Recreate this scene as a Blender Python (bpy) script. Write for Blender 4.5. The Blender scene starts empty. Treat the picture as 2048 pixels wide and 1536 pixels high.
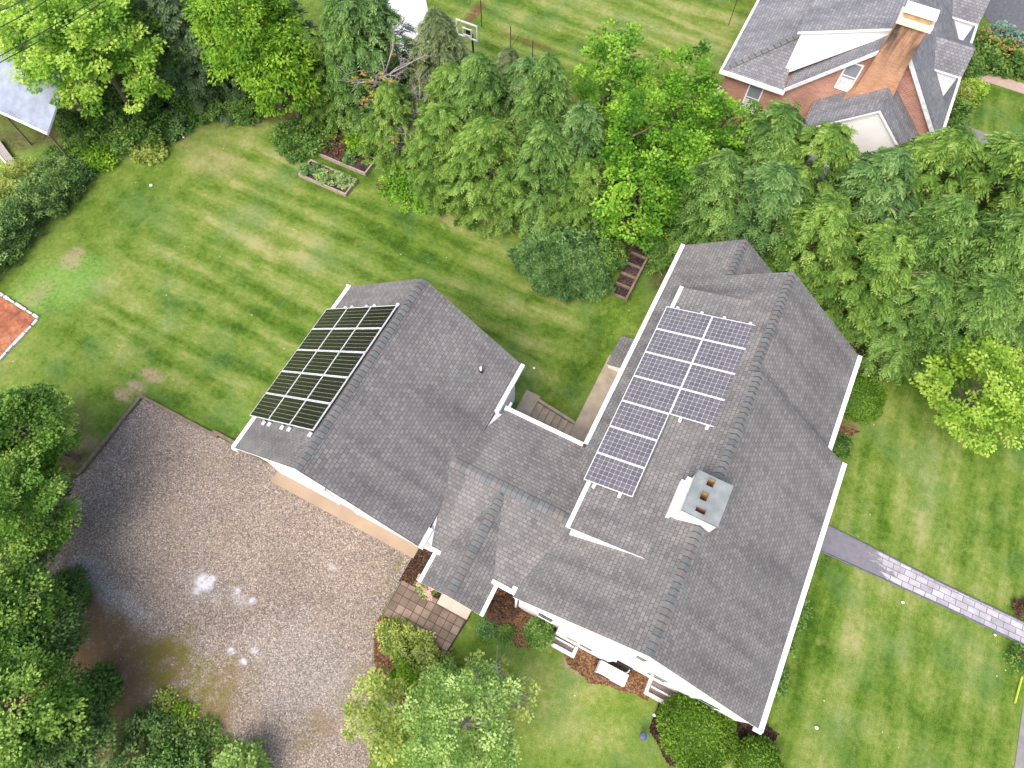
import bpy, math, random
import numpy as np
from mathutils import Vector, Matrix
PI = math.pi
S = bpy.context.scene
COL = S.collection

# ---------------------------------------------------------------- camera
CF, CYAW, CPITCH, CROLL = 1300.92, 0.46846, 0.41890, 0.00484
CLOC = np.array([1.04636, -2.00892, 24.66379])
def _rz(a): return np.array([[math.cos(a), -math.sin(a), 0], [math.sin(a), math.cos(a), 0], [0, 0, 1.]])
def _rx(a): return np.array([[1., 0, 0], [0, math.cos(a), -math.sin(a)], [0, math.sin(a), math.cos(a)]])
CROT = _rz(CYAW) @ _rx(CPITCH) @ _rz(CROLL)
cam_d = bpy.data.cameras.new('camera'); cam = bpy.data.objects.new('camera', cam_d); COL.objects.link(cam)
cam_d.sensor_width = 36.0; cam_d.lens = 36.0 * CF / 2048.0; cam_d.clip_end = 2000
M4 = Matrix([list(CROT[i]) + [CLOC[i]] for i in range(3)] + [[0, 0, 0, 1]])
cam.matrix_world = M4
S.camera = cam
def U(u, v, z=0.0):
    "survey a point of the site at height z"
    d = CROT @ np.array([(u - 1024) / CF, -(v - 768) / CF, -1.])
    p = CLOC + d * (z - CLOC[2]) / d[2]
    return float(p[0]), float(p[1])

# ---------------------------------------------------------------- light
SUN_AZ = PI + 0.18; SUN_EL = math.radians(56)
w = bpy.data.worlds.new("World"); S.world = w; w.use_nodes = True
nt = w.node_tree; bg = nt.nodes['Background']
sky = nt.nodes.new('ShaderNodeTexSky'); sky.sky_type = 'NISHITA'; sky.sun_disc = False
sky.sun_elevation = SUN_EL; sky.sun_rotation = SUN_AZ; sky.air_density = 1.0; sky.dust_density = 5.0; sky.ozone_density = 1.0
nt.links.new(sky.outputs[0], bg.inputs[0]); bg.inputs[1].default_value = 0.15
sd = bpy.data.lights.new('sun', 'SUN'); so = bpy.data.objects.new('sun', sd); COL.objects.link(so)
sd.energy = 0.9; sd.angle = math.radians(50); sd.color = (1, .96, .9)
sdir = Vector((math.sin(SUN_AZ) * math.cos(SUN_EL), math.cos(SUN_AZ) * math.cos(SUN_EL), math.sin(SUN_EL)))
so.rotation_euler = (-sdir).to_track_quat('-Z', 'Y').to_euler()
S.view_settings.view_transform = 'Standard'; S.view_settings.look = 'None'; S.view_settings.gamma = 1
S.view_settings.exposure = 1.2
try:
    S.cycles.max_bounces = 8; S.cycles.diffuse_bounces = 5; S.cycles.transmission_bounces = 4; S.cycles.transparent_max_bounces = 4
except Exception: pass

# ---------------------------------------------------------------- node helpers
class NT:
    def __init__(s, name):
        s.m = bpy.data.materials.new(name); s.m.use_nodes = True
        s.t = s.m.node_tree; s.b = s.t.nodes['Principled BSDF']
    def n(s, typ, **k):
        x = s.t.nodes.new('ShaderNode' + typ)
        for a, b in k.items(): setattr(x, a, b)
        return x
    def put(s, sock, v):
        if hasattr(v, 'is_output'): s.t.links.new(v, sock)
        else: sock.default_value = (tuple(v) + (1,) if isinstance(v, tuple) and len(v) == 3 and sock.type == 'RGBA' else v)
    def coord(s, k='Object'): return s.n('TexCoord').outputs[k]
    def geo(s): return s.n('NewGeometry').outputs['Position']
    def attr(s, name): return s.n('Attribute', attribute_name=name).outputs['Fac']
    def noise(s, vec, scale, detail=3, rough=.55, dist=0):
        x = s.n('TexNoise'); s.put(x.inputs['Vector'], vec); x.inputs['Scale'].default_value = scale
        x.inputs['Detail'].default_value = detail; x.inputs['Roughness'].default_value = rough; x.inputs['Distortion'].default_value = dist
        return x.outputs['Fac']
    def vor(s, vec, scale, out='Color', feature='F1'):
        x = s.n('TexVoronoi', feature=feature); s.put(x.inputs['Vector'], vec); x.inputs['Scale'].default_value = scale
        return x.outputs[out]
    def math(s, op, a, b=0.0, c=None, clamp=False):
        x = s.n('Math', operation=op, use_clamp=clamp); s.put(x.inputs[0], a); s.put(x.inputs[1], b)
        if c is not None: s.put(x.inputs[2], c)
        return x.outputs[0]
    def maprange(s, v, a, b, c=0., d=1.):
        x = s.n('MapRange'); s.put(x.inputs[0], v)
        for i, q in enumerate((a, b, c, d)): x.inputs[i + 1].default_value = q
        return x.outputs[0]
    def mix(s, f, a, b, mode='MIX'):
        x = s.n('Mix', data_type='RGBA', blend_type=mode); s.put(x.inputs[0], f); s.put(x.inputs[6], a); s.put(x.inputs[7], b)
        return x.outputs[2]
    def ramp(s, f, stops):
        x = s.n('ValToRGB'); s.put(x.inputs[0], f); e = x.color_ramp.elements
        e[0].position = stops[0][0]; e[0].color = stops[0][1] + (1,); e[1].position = stops[-1][0]; e[1].color = stops[-1][1] + (1,)
        for p, c in stops[1:-1]:
            q = e.new(p); q.color = c + (1,)
        return x.outputs[0]
    def sep(s, v):
        x = s.n('SeparateXYZ'); s.put(x.inputs[0], v); return x.outputs
    def comb(s, a, b, c=0.):
        x = s.n('CombineXYZ'); s.put(x.inputs[0], a); s.put(x.inputs[1], b); s.put(x.inputs[2], c); return x.outputs[0]
    def vmul(s, v, k):
        x = s.n('VectorMath', operation='MULTIPLY'); s.put(x.inputs[0], v); x.inputs[1].default_value = k; return x.outputs[0]
    def bump(s, h, strength=.4, dist=.02):
        x = s.n('Bump'); s.put(x.inputs['Height'], h); x.inputs['Strength'].default_value = strength; x.inputs['Distance'].default_value = dist
        s.t.links.new(x.outputs[0], s.b.inputs['Normal'])
    def done(s, col, rough=.8, spec=.3, metal=0.):
        s.put(s.b.inputs['Base Color'], col); s.put(s.b.inputs['Roughness'], rough); s.b.inputs['Specular IOR Level'].default_value = spec
        s.put(s.b.inputs['Metallic'], metal); return s.m
def sc(c, k): return tuple(q * k for q in c)
def plain(name, c, rough=.6, var=.12, scale=4., spec=.3, metal=0.):
    t = NT(name); n = t.noise(t.coord(), scale, 4)
    col = t.mix(t.maprange(n, .3, .7), sc(c, 1 - var), sc(c, 1 + var)); return t.done(col, rough, spec, metal)

M = {}
def shingle(name, base, tone):
    t = NT(name); uv = t.coord('UV')
    b = t.n('TexBrick', offset=.5); t.put(b.inputs['Vector'], uv); b.inputs['Scale'].default_value = 1
    b.inputs['Brick Width'].default_value = .175; b.inputs['Row Height'].default_value = .135; b.inputs['Mortar Size'].default_value = .011
    b.inputs['Mortar Smooth'].default_value = .1; b.inputs['Bias'].default_value = 0.
    b.inputs['Color1'].default_value = sc(base, .84) + (1,); b.inputs['Color2'].default_value = sc(base, 1.2) + (1,)
    b.inputs['Mortar'].default_value = sc(base, .55) + (1,)  # dark lines: tab slots, plus each row's shadow painted in
    x, y, z = t.sep(uv)
    cell = t.comb(t.math('FLOOR', t.math('MULTIPLY', x, 5.714)), t.math('FLOOR', t.math('MULTIPLY', y, 7.407)))
    wn = t.n('TexWhiteNoise', noise_dimensions='2D'); t.put(wn.inputs[0], cell)
    c = t.mix(t.maprange(wn.outputs[0], .55, 1., 0, .5), b.outputs[0], tone)
    big = t.noise(uv, .55, 4, .6); streak = t.noise(t.vmul(uv, (1.7, .22, 1.)), 1.0, 4, .6)
    c = t.mix(1., c, t.ramp(big, [(.3, (.88, .88, .88)), (.7, (1.10, 1.09, 1.08))]), 'MULTIPLY')
    c = t.mix(1., c, t.ramp(streak, [(.28, (.74, .74, .76)), (.6, (1.08, 1.08, 1.08))]), 'MULTIPLY')
    g = t.noise(uv, 42, 2, .7)
    c = t.mix(1., c, t.ramp(g, [(.25, (.72, .72, .72)), (.75, (1.3, 1.3, 1.3))]), 'MULTIPLY')
    fr = t.math('FRACT', t.math('MULTIPLY', y, 7.407))
    t.bump(t.math('ADD', t.math('MULTIPLY', fr, -.7), t.math('MULTIPLY', b.outputs[1], -1.)), .5, .012)
    return t.done(c, .95, .15)
M['shingle'] = shingle('asphalt_shingle', (.176, .167, .161), (.148, .154, .15))
M['nshingle'] = shingle('weathered_shingle', (.205, .205, .218), (.13, .14, .15))
M['sshingle'] = plain('slate_shed_roof', (.22, .25, .31), .9, .25, 2.)
def capmat():
    t = NT('ridge_cap_shingle'); a = t.attr('tint'); g = t.noise(t.geo(), 45, 2)
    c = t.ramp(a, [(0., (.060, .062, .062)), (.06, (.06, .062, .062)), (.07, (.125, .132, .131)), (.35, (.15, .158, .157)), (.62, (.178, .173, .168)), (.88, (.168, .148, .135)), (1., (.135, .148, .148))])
    c = t.mix(1., c, t.ramp(g, [(.25, (.7, .7, .7)), (.75, (1.3, 1.3, 1.3))]), 'MULTIPLY'); return t.done(c, .95, .15)
M['cap'] = capmat()
def siding(name, c, pitch=.12):
    t = NT(name); p = t.geo(); z = t.sep(p)[2]; fr = t.math('FRACT', t.math('MULTIPLY', z, 1 / pitch))
    n = t.noise(p, 1.5, 4); col = t.mix(t.maprange(n, .3, .7), sc(c, .94), c)
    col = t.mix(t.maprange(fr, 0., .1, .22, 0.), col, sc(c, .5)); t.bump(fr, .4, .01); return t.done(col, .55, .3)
M['siding'] = siding('white_siding', (.84, .84, .85))
M['white'] = plain('white_trim', (.83, .83, .83), .5, .09, 1.7)
M['whitedirty'] = plain('weathered_white_trim', (.62, .63, .64), .6, .2, 6)
def brickmat(name, c1, c2, mort, stain=False):
    t = NT(name); uv = t.coord('UV'); b = t.n('TexBrick', offset=.5); t.put(b.inputs['Vector'], uv); b.inputs['Scale'].default_value = 1
    b.inputs['Brick Width'].default_value = .215; b.inputs['Row Height'].default_value = .075; b.inputs['Mortar Size'].default_value = .008
    b.inputs['Color1'].default_value = c1 + (1,); b.inputs['Color2'].default_value = c2 + (1,); b.inputs['Mortar'].default_value = mort + (1,)
    c = t.mix(1., b.outputs[0], t.ramp(t.noise(uv, 1.2, 4), [(.3, (.8, .8, .8)), (.7, (1.15, 1.15, 1.15))]), 'MULTIPLY')
    if stain:
        z = t.sep(t.geo())[2]; s = t.noise(t.vmul(t.geo(), (3., 3., .6)), 1., 4)
        f = t.math('MULTIPLY', t.maprange(z, 5.6, 7.3), t.maprange(s, .42, .62), clamp=True)
        c = t.mix(f, c, (.06, .045, .035))
    t.bump(b.outputs[1], -.3, .01); return t.done(c, .9, .2)
M['brick'] = brickmat('red_brick', (.38, .16, .11), (.47, .23, .16), (.42, .36, .32))
M['brick_ch'] = brickmat('orange_chimney_brick', (.42, .20, .11), (.52, .27, .15), (.42, .32, .24), True)
M['glass_reflect_tint'] = NT('reflection_tinted_glass').done((.22, .25, .28), .12, .8)  # pale grey-blue base colour stands in for the pane's reflection
M['glass'] = NT('window_glass').done((.06, .075, .085), .08, .8)
def cells(name, c, line, lx, ly, diamond, lw):
    t = NT(name); uv = t.coord('UV'); x, y, z = t.sep(uv)
    fx = t.math('ABSOLUTE', t.math('SUBTRACT', t.math('FRACT', t.math('MULTIPLY', x, lx)), .5))
    fy = t.math('ABSOLUTE', t.math('SUBTRACT', t.math('FRACT', t.math('MULTIPLY', y, ly)), .5))
    lnx = t.math('GREATER_THAN', fx, .5 - lw); lny = t.math('GREATER_THAN', fy, .5 - lw)
    dm = t.math('GREATER_THAN', t.math('ADD', fx, fy), 1. - diamond)
    m = t.math('MAXIMUM', dm, t.math('MAXIMUM', lnx, lny)) if lx * ly else dm
    if name.startswith('black'):
        m = t.math('MAXIMUM', dm, lny)
    n = t.noise(t.comb(t.math('FLOOR', t.math('MULTIPLY', x, lx)), t.math('FLOOR', t.math('MULTIPLY', y, ly))), 1.37, 0)
    col = t.mix(t.maprange(n, .3, .7), sc(c, .85), sc(c, 1.15)); col = t.mix(m, col, line)
    t.b.inputs['Coat Weight'].default_value = .3; t.b.inputs['Coat Roughness'].default_value = .1
    return t.done(col, .35, .4)
M['cells_skygrey'] = cells('sky_reflection_grey_cells', (.105, .098, .104), (.50, .50, .54), 10., 6., .12, .021)  # bright sky reflection painted in: cells lightened to grey
M['cells_black'] = cells('black_solar_cells', (.010, .009, .008), (.33, .31, .26), 10., 6., .10, .028)  # black model; dark tree reflection also put into its colour
M['alu'] = plain('aluminium_frame', (.62, .64, .66), .4, .05, 8, .5)
M['concrete'] = plain('concrete', (.34, .28, .21), .9, .2, 2.5)
M['apron'] = plain('tan_concrete', (.29, .22, .155), .9, .1, 1.5)
M['slab'] = plain('porch_concrete', (.47, .40, .33), .9, .12, 3)
M['wellc'] = plain('old_masonry', (.50, .44, .42), .9, .15, 5)
M['gravewell'] = plain('well_gravel', (.16, .13, .12), .95, .4, 30)
M['timber'] = plain('weathered_timber', (.17, .13, .095), .9, .3, 8)
M['timberpale'] = plain('pale_timber', (.30, .245, .20), .9, .25, 8)
M['dark'] = plain('black_metal', (.02, .022, .024), .5, .2)
M['darkroom'] = plain('dark_opening', (.025, .03, .035), .7, .2)
M['capmetal'] = plain('weathered_metal_cap', (.21, .23, .22), .45, .22, 3., .5, .2)
M['terracotta'] = plain('clay_flue', (.42, .27, .13), .9, .2, 9)
M['terrared'] = plain('red_clay_flue', (.26, .10, .06), .9, .2, 9)
M['acwhite'] = plain('painted_metal', (.75, .76, .77), .4, .04, 3)
M['cream'] = plain('cream_stone', (.66, .56, .47), .8, .1, 5)
M['blue'] = plain('blue_plastic', (.06, .20, .30), .4, .15, 3)
M['bluegrey'] = plain('slate_blue_plastic', (.07, .085, .16), .5, .25, 9)
M['bark'] = plain('bark', (.13, .10, .075), .95, .35, 14)
M['barkgrey'] = plain('grey_bark', (.30, .27, .25), .95, .3, 14)
M['mulch'] = None
def mulch(name, a, b, c):
    t = NT(name); p = t.geo(); v = t.vor(p, 24.); x = t.sep(v)[0]; n = t.noise(p, 1.3, 3)
    col = t.ramp(x, [(0., a), (.5, b), (1., c)]); col = t.mix(1., col, t.ramp(n, [(.3, (.7, .7, .7)), (.7, (1.25, 1.25, 1.25))]), 'MULTIPLY')
    t.bump(x, .7, .03); return t.done(col, 1., .1)
M['mulch'] = mulch('dark_mulch', (.016, .010, .008), (.04, .022, .016), (.10, .06, .04))
M['mulchred'] = mulch('brown_leaf_mulch', (.06, .03, .018), (.13, .065, .035), (.25, .15, .08))
M['soil'] = mulch('bed_soil', (.02, .012, .014), (.05, .03, .032), (.10, .07, .07))
M['asphalt'] = plain('asphalt', (.10, .105, .12), .9, .2, 6)
M['greypath'] = plain('grey_path', (.20, .19, .19), .9, .15, 4)
M['tanpath'] = plain('tan_path', (.36, .27, .22), .9, .15, 5)
M['paleconcrete'] = plain('pale_court_concrete', (.52, .51, .57), .85, .25, 1.2)
def pavers(name, w_, h_, c1, c2, mort, zone=False):
    t = NT(name); uv = t.geo(); b = t.n('TexBrick', offset=.5 if zone else 0.); t.put(b.inputs['Vector'], uv); b.inputs['Scale'].default_value = 1
    b.inputs['Brick Width'].default_value = w_; b.inputs['Row Height'].default_value = h_; b.inputs['Mortar Size'].default_value = .014
    b.inputs['Color1'].default_value = c1 + (1,); b.inputs['Color2'].default_value = c2 + (1,); b.inputs['Mortar'].default_value = mort + (1,)
    c = t.mix(1., b.outputs[0], t.ramp(t.noise(uv, 3, 4), [(.3, (.8, .8, .8)), (.7, (1.2, 1.2, 1.2))]), 'MULTIPLY')
    if zone:
        x, y, z = t.sep(uv); e = t.math('ADD', t.math('ADD', x, t.math('MULTIPLY', y, .9)), t.math('MULTIPLY', t.math('SUBTRACT', t.noise(t.vmul(uv, (1., 3., 1.)), 2.2, 2), .5), 2.2))
        c = t.mix(t.maprange(e, 18.2, 18.5, 1., 0.), c, t.mix(t.noise(uv, 6, 3), (.12, .115, .135), (.20, .19, .21)))
    t.bump(b.outputs[1], -.4, .01); return t.done(c, .85, .25)
M['patio'] = pavers('brown_pavers', .30, .30, (.135, .10, .075), (.24, .18, .14), (.06, .045, .035))
M['frontpath'] = pavers('pale_stone_pavers', .42, .235, (.27, .26, .29), (.40, .385, .40), (.14, .13, .15), True)
def claymat():
    t = NT('red_clay'); p = t.geo(); n = t.noise(p, 1.6, 5, .65); v = t.sep(t.vor(p, 9.))[0]
    c = t.ramp(n, [(.32, (.12, .055, .045)), (.45, (.27, .095, .055)), (.6, (.36, .15, .075)), (.72, (.30, .23, .20))])
    c = t.mix(1., c, t.mix(v, (.8, .8, .8), (1.15, 1.15, 1.15)), 'MULTIPLY'); return t.done(c, .95, .1)
M['clay'] = claymat()
M['stone'] = plain('pale_border_stone', (.55, .54, .56), .9, .35, 5)
def gravelmat():
    t = NT('gravel'); p = t.geo(); v = t.sep(t.vor(p, 27.)); v2 = t.sep(t.vor(p, 44.))
    c = t.ramp(v[0], [(0., (.10, .088, .08)), (.3, (.17, .145, .126)), (.6, (.245, .208, .178)), (.85, (.335, .29, .252)), (1., (.46, .41, .36))])
    c = t.mix(t.maprange(v2[1], .6, 1., 0., .55), c, (.33, .26, .215))
    c = t.mix(t.maprange(v2[0], .7, 1., 0., .5), c, (.055, .06, .07))
    big = t.noise(p, .35, 4, .55); c = t.mix(1., c, t.ramp(big, [(.3, (.82, .79, .76)), (.5, (.98, .94, .90)), (.72, (1.12, 1.07, 1.01))]), 'MULTIPLY')
    pn = t.noise(p, .9, 3); c = t.mix(t.maprange(pn, .55, .75, 0., .35), c, (.25, .20, .14))
    mn = t.noise(p, 5., 4, .7); mo = t.noise(p, 1.6, 6, .72)
    def msk(a, lo=.0): return t.math('MULTIPLY', t.attr(a), t.maprange(mn, .30, .55, lo, 1.), clamp=True)
    c = t.mix(t.math('MULTIPLY', t.math('MULTIPLY', t.attr('dirt'), 1.2), t.math('MULTIPLY', t.maprange(mo, .28, .50), t.maprange(mn, .25, .55, .5, 1.)), clamp=True), c, t.mix(t.noise(p, 26, 3), (.085, .052, .024), (.23, .155, .085)))
    mm = t.math('MULTIPLY', t.math('MULTIPLY', t.attr('moss'), 1.25), t.math('MULTIPLY', t.maprange(mo, .36, .60), t.maprange(mn, .25, .6, .35, 1.)), clamp=True)
    c = t.mix(mm, c, t.mix(t.noise(p, 18, 3), (.06, .062, .006), (.21, .195, .03)))
    c = t.mix(msk('dust'), c, (.60, .61, .66))
    c = t.mix(msk('ash', .3), c, t.mix(v[0], (.20, .195, .19), (.44, .43, .42)))
    t.bump(v[2], .8, .03); return t.done(c, .95, .15)
M['gravel'] = gravelmat()
def lawnmat():
    t = NT('lawn_grass'); p = t.geo(); x, y, z = t.sep(p)
    wob = t.math('MULTIPLY', t.math('SUBTRACT', t.noise(t.vmul(p, (.12, .5, 1.)), 1., 3), .5), 2.4)
    wob2 = t.math('MULTIPLY', t.math('SUBTRACT', t.noise(t.vmul(p, (.5, .15, 1.)), 1., 3), .5), 2.0)
    st = t.math('SINE', t.math('MULTIPLY', t.math('ADD', y, wob), 5.2))
    st2 = t.math('SINE', t.math('MULTIPLY', t.math('ADD', t.math('ADD', x, t.math('MULTIPLY', y, .12)), wob2), 6.5))
    front = t.maprange(x, 8.6, 9.4); back = t.math('MULTIPLY', t.maprange(x, -1.5, -3.5), t.maprange(y, .2, 1.2))
    back = t.math('MULTIPLY', back, t.maprange(x, -24, -21))
    stripe = t.math('ADD', t.math('MULTIPLY', st, t.math('MULTIPLY', back, .135)), t.math('MULTIPLY', st2, t.math('MULTIPLY', front, .08)))
    n0 = t.noise(t.vmul(p, (.8, 1.1, 1.)), .20, 3, .5); n1 = t.noise(p, .75, 4, .62); n2 = t.noise(p, 5., 4, .7); n3 = t.noise(p, 26., 3, .75)
    f = t.math('ADD', stripe, .5)
    n4 = t.noise(p, 60., 2, .8)
    sa = t.noise(t.vmul(p, (.55, 3.4, 1.)), 1.6, 4, .7); sb_ = t.noise(t.vmul(p, (3.4, .6, 1.)), 1.6, 4, .7)
    f = t.math('ADD', f, t.math('MULTIPLY', t.math('SUBTRACT', sa, .5), t.math('MULTIPLY', back, .55)))
    f = t.math('ADD', f, t.math('MULTIPLY', t.math('SUBTRACT', sb_, .5), t.math('MULTIPLY', front, .5)))
    for q, k in ((n0, .60), (n1, .95), (n2, .75), (n3, 1.0), (n4, .9)):
        f = t.math('MULTIPLY_ADD', t.math('SUBTRACT', q, .5), k, f)
    f = t.math('ADD', f, t.math('MULTIPLY', t.attr('dry'), .22))
    f = t.math('SUBTRACT', f, t.math('MULTIPLY', t.attr('rich'), .2))
    c = t.ramp(f, [(.02, (.026, .062, .006)), (.28, (.066, .128, .012)), (.5, (.124, .192, .028)), (.70, (.190, .236, .056)), (.96, (.31, .30, .13))])
    hue = t.noise(p, .45, 2); c = t.mix(t.maprange(hue, .5, .66, 0., .45), c, t.mix(f, (.030, .092, .022), (.14, .235, .08)))
    yel = t.noise(t.vmul(p, (1., 1., 1.)), 1.6, 4, .65); c = t.mix(t.maprange(yel, .58, .74, 0., .5), c, (.23, .235, .07))
    mn = t.noise(p, 6., 4, .75)
    def msk(a, k=1.): return t.math('MULTIPLY', t.math('MULTIPLY', t.attr(a), k), t.maprange(mn, .33, .55), clamp=True)
    c = t.mix(msk('lush', .8), c, t.mix(n2, (.08, .21, .03), (.25, .40, .10)))
    c = t.mix(msk('bare', 1.), c, t.mix(n3, (.22, .15, .09), (.46, .35, .24)))
    c = t.mix(msk('duff', 1.3), c, t.mix(n3, (.035, .026, .014), (.13, .10, .055)))
    c = t.mix(msk('redduff', 1.3), c, t.mix(n3, (.07, .028, .015), (.22, .10, .06)))
    spk = t.sep(t.vor(p, 1.9, 'Position'))[0]; dd = t.vor(p, 1.3, 'Distance')
    c = t.mix(t.math('MULTIPLY', t.math('LESS_THAN', dd, .034), .8), c, (.55, .58, .42))
    t.bump(t.math('ADD', n3, t.noise(p, 70, 2)), .55, .05); return t.done(c, .95, .12)
M['lawn'] = lawnmat()
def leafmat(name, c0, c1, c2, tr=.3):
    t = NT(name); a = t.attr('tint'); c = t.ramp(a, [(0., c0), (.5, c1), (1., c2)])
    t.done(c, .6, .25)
    tl = t.n('BsdfTranslucent'); t.put(tl.inputs[0], t.mix(1., c, (1.15, 1.2, .6), 'MULTIPLY'))
    mx = t.n('MixShader'); mx.inputs[0].default_value = tr
    t.t.links.new(t.b.outputs[0], mx.inputs[1]); t.t.links.new(tl.outputs[0], mx.inputs[2])
    t.t.links.new(mx.outputs[0], t.t.nodes['Material Output'].inputs[0]); return t.m
L = {
 'hemlock': leafmat('hemlock_needles', (0.04, 0.1, 0.018), (0.135, 0.255, 0.05), (0.3, 0.44, 0.12)),
 'hemlock_warm': leafmat('warm_hemlock_needles', (0.045, 0.11, 0.015), (0.155, 0.275, 0.042), (0.33, 0.46, 0.11)),
 'hemlock_cool': leafmat('cool_hemlock_needles', (0.04, 0.1, 0.026), (0.125, 0.24, 0.062), (0.27, 0.4, 0.14)),
 'hemlockpale': leafmat('pale_hemlock_needles', (0.075, 0.115, 0.045), (0.185, 0.24, 0.1), (0.32, 0.37, 0.17)),
 'spruce': leafmat('spruce_needles', (0.045, 0.085, 0.036), (0.12, 0.19, 0.085), (0.23, 0.31, 0.15)),
 'maple_bright': leafmat('bright_maple_leaves', (0.09, 0.21, 0.02), (0.26, 0.45, 0.05), (0.52, 0.66, 0.14), .4),
 'locust': leafmat('locust_leaves', (0.05, 0.14, 0.01), (0.17, 0.34, 0.02), (0.38, 0.54, 0.06), .4),
 'vine': leafmat('vine_leaves', (0.035, 0.12, 0.008), (0.13, 0.31, 0.02), (0.32, 0.52, 0.06), .35),
 'maple_lime': leafmat('lime_leaves', (0.12, 0.24, 0.02), (0.28, 0.44, 0.05), (0.46, 0.6, 0.12), .4),
 'maple': leafmat('maple_leaves', (0.04, 0.11, 0.015), (0.14, 0.28, 0.035), (0.34, 0.49, 0.1), .35),
 'maple_dark': leafmat('dark_maple_leaves', (0.035, 0.085, 0.02), (0.1, 0.19, 0.05), (0.21, 0.32, 0.085), .3),
 'dogwood': leafmat('dogwood_leaves', (0.09, 0.19, 0.035), (0.24, 0.38, 0.085), (0.45, 0.58, 0.21), .35),
 'dogwood_lime': leafmat('yellow_green_leaves', (0.12, 0.19, 0.03), (0.29, 0.36, 0.07), (0.5, 0.56, 0.18), .35),
 'yew': leafmat('yew_needles', (0.04, 0.1, 0.008), (0.115, 0.225, 0.018), (0.22, 0.35, 0.045), .25),
 'juniper': leafmat('juniper_needles', (0.025, 0.08, 0.02), (0.1, 0.215, 0.06), (0.26, 0.41, 0.14), .25),
 'boxwood': leafmat('boxwood_leaves', (0.07, 0.15, 0.025), (0.19, 0.33, 0.07), (0.36, 0.5, 0.15), .3),
 'hedge': leafmat('hedge_leaves', (0.04, 0.095, 0.028), (0.115, 0.215, 0.052), (0.28, 0.4, 0.12), .25),
 'border': leafmat('border_leaves', (0.03, 0.085, 0.014), (0.095, 0.2, 0.036), (0.24, 0.36, 0.08), .3),
 'yellow': leafmat('yellow_leaves', (.30, .22, .03), (.50, .40, .08), (.55, .28, .08), .3),
 'barberry': leafmat('dark_red_leaves', (0.06, 0.035, 0.022), (0.12, 0.06, 0.04), (0.17, 0.1, 0.06), .2),
 'lettuce': leafmat('pale_green_leaves', (.13, .22, .06), (.30, .42, .15), (.42, .54, .24), .3),
 'pink': leafmat('pink_petals', (.70, .34, .36), (.80, .46, .47), (.86, .58, .56), .3),
 'orange': leafmat('orange_petals', (.42, .18, .05), (.52, .24, .07), (.60, .33, .12), .3),
 'bluegreen': leafmat('blue_green_leaves', (.06, .12, .09), (.14, .24, .18), (.24, .36, .29), .25),
}

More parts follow.
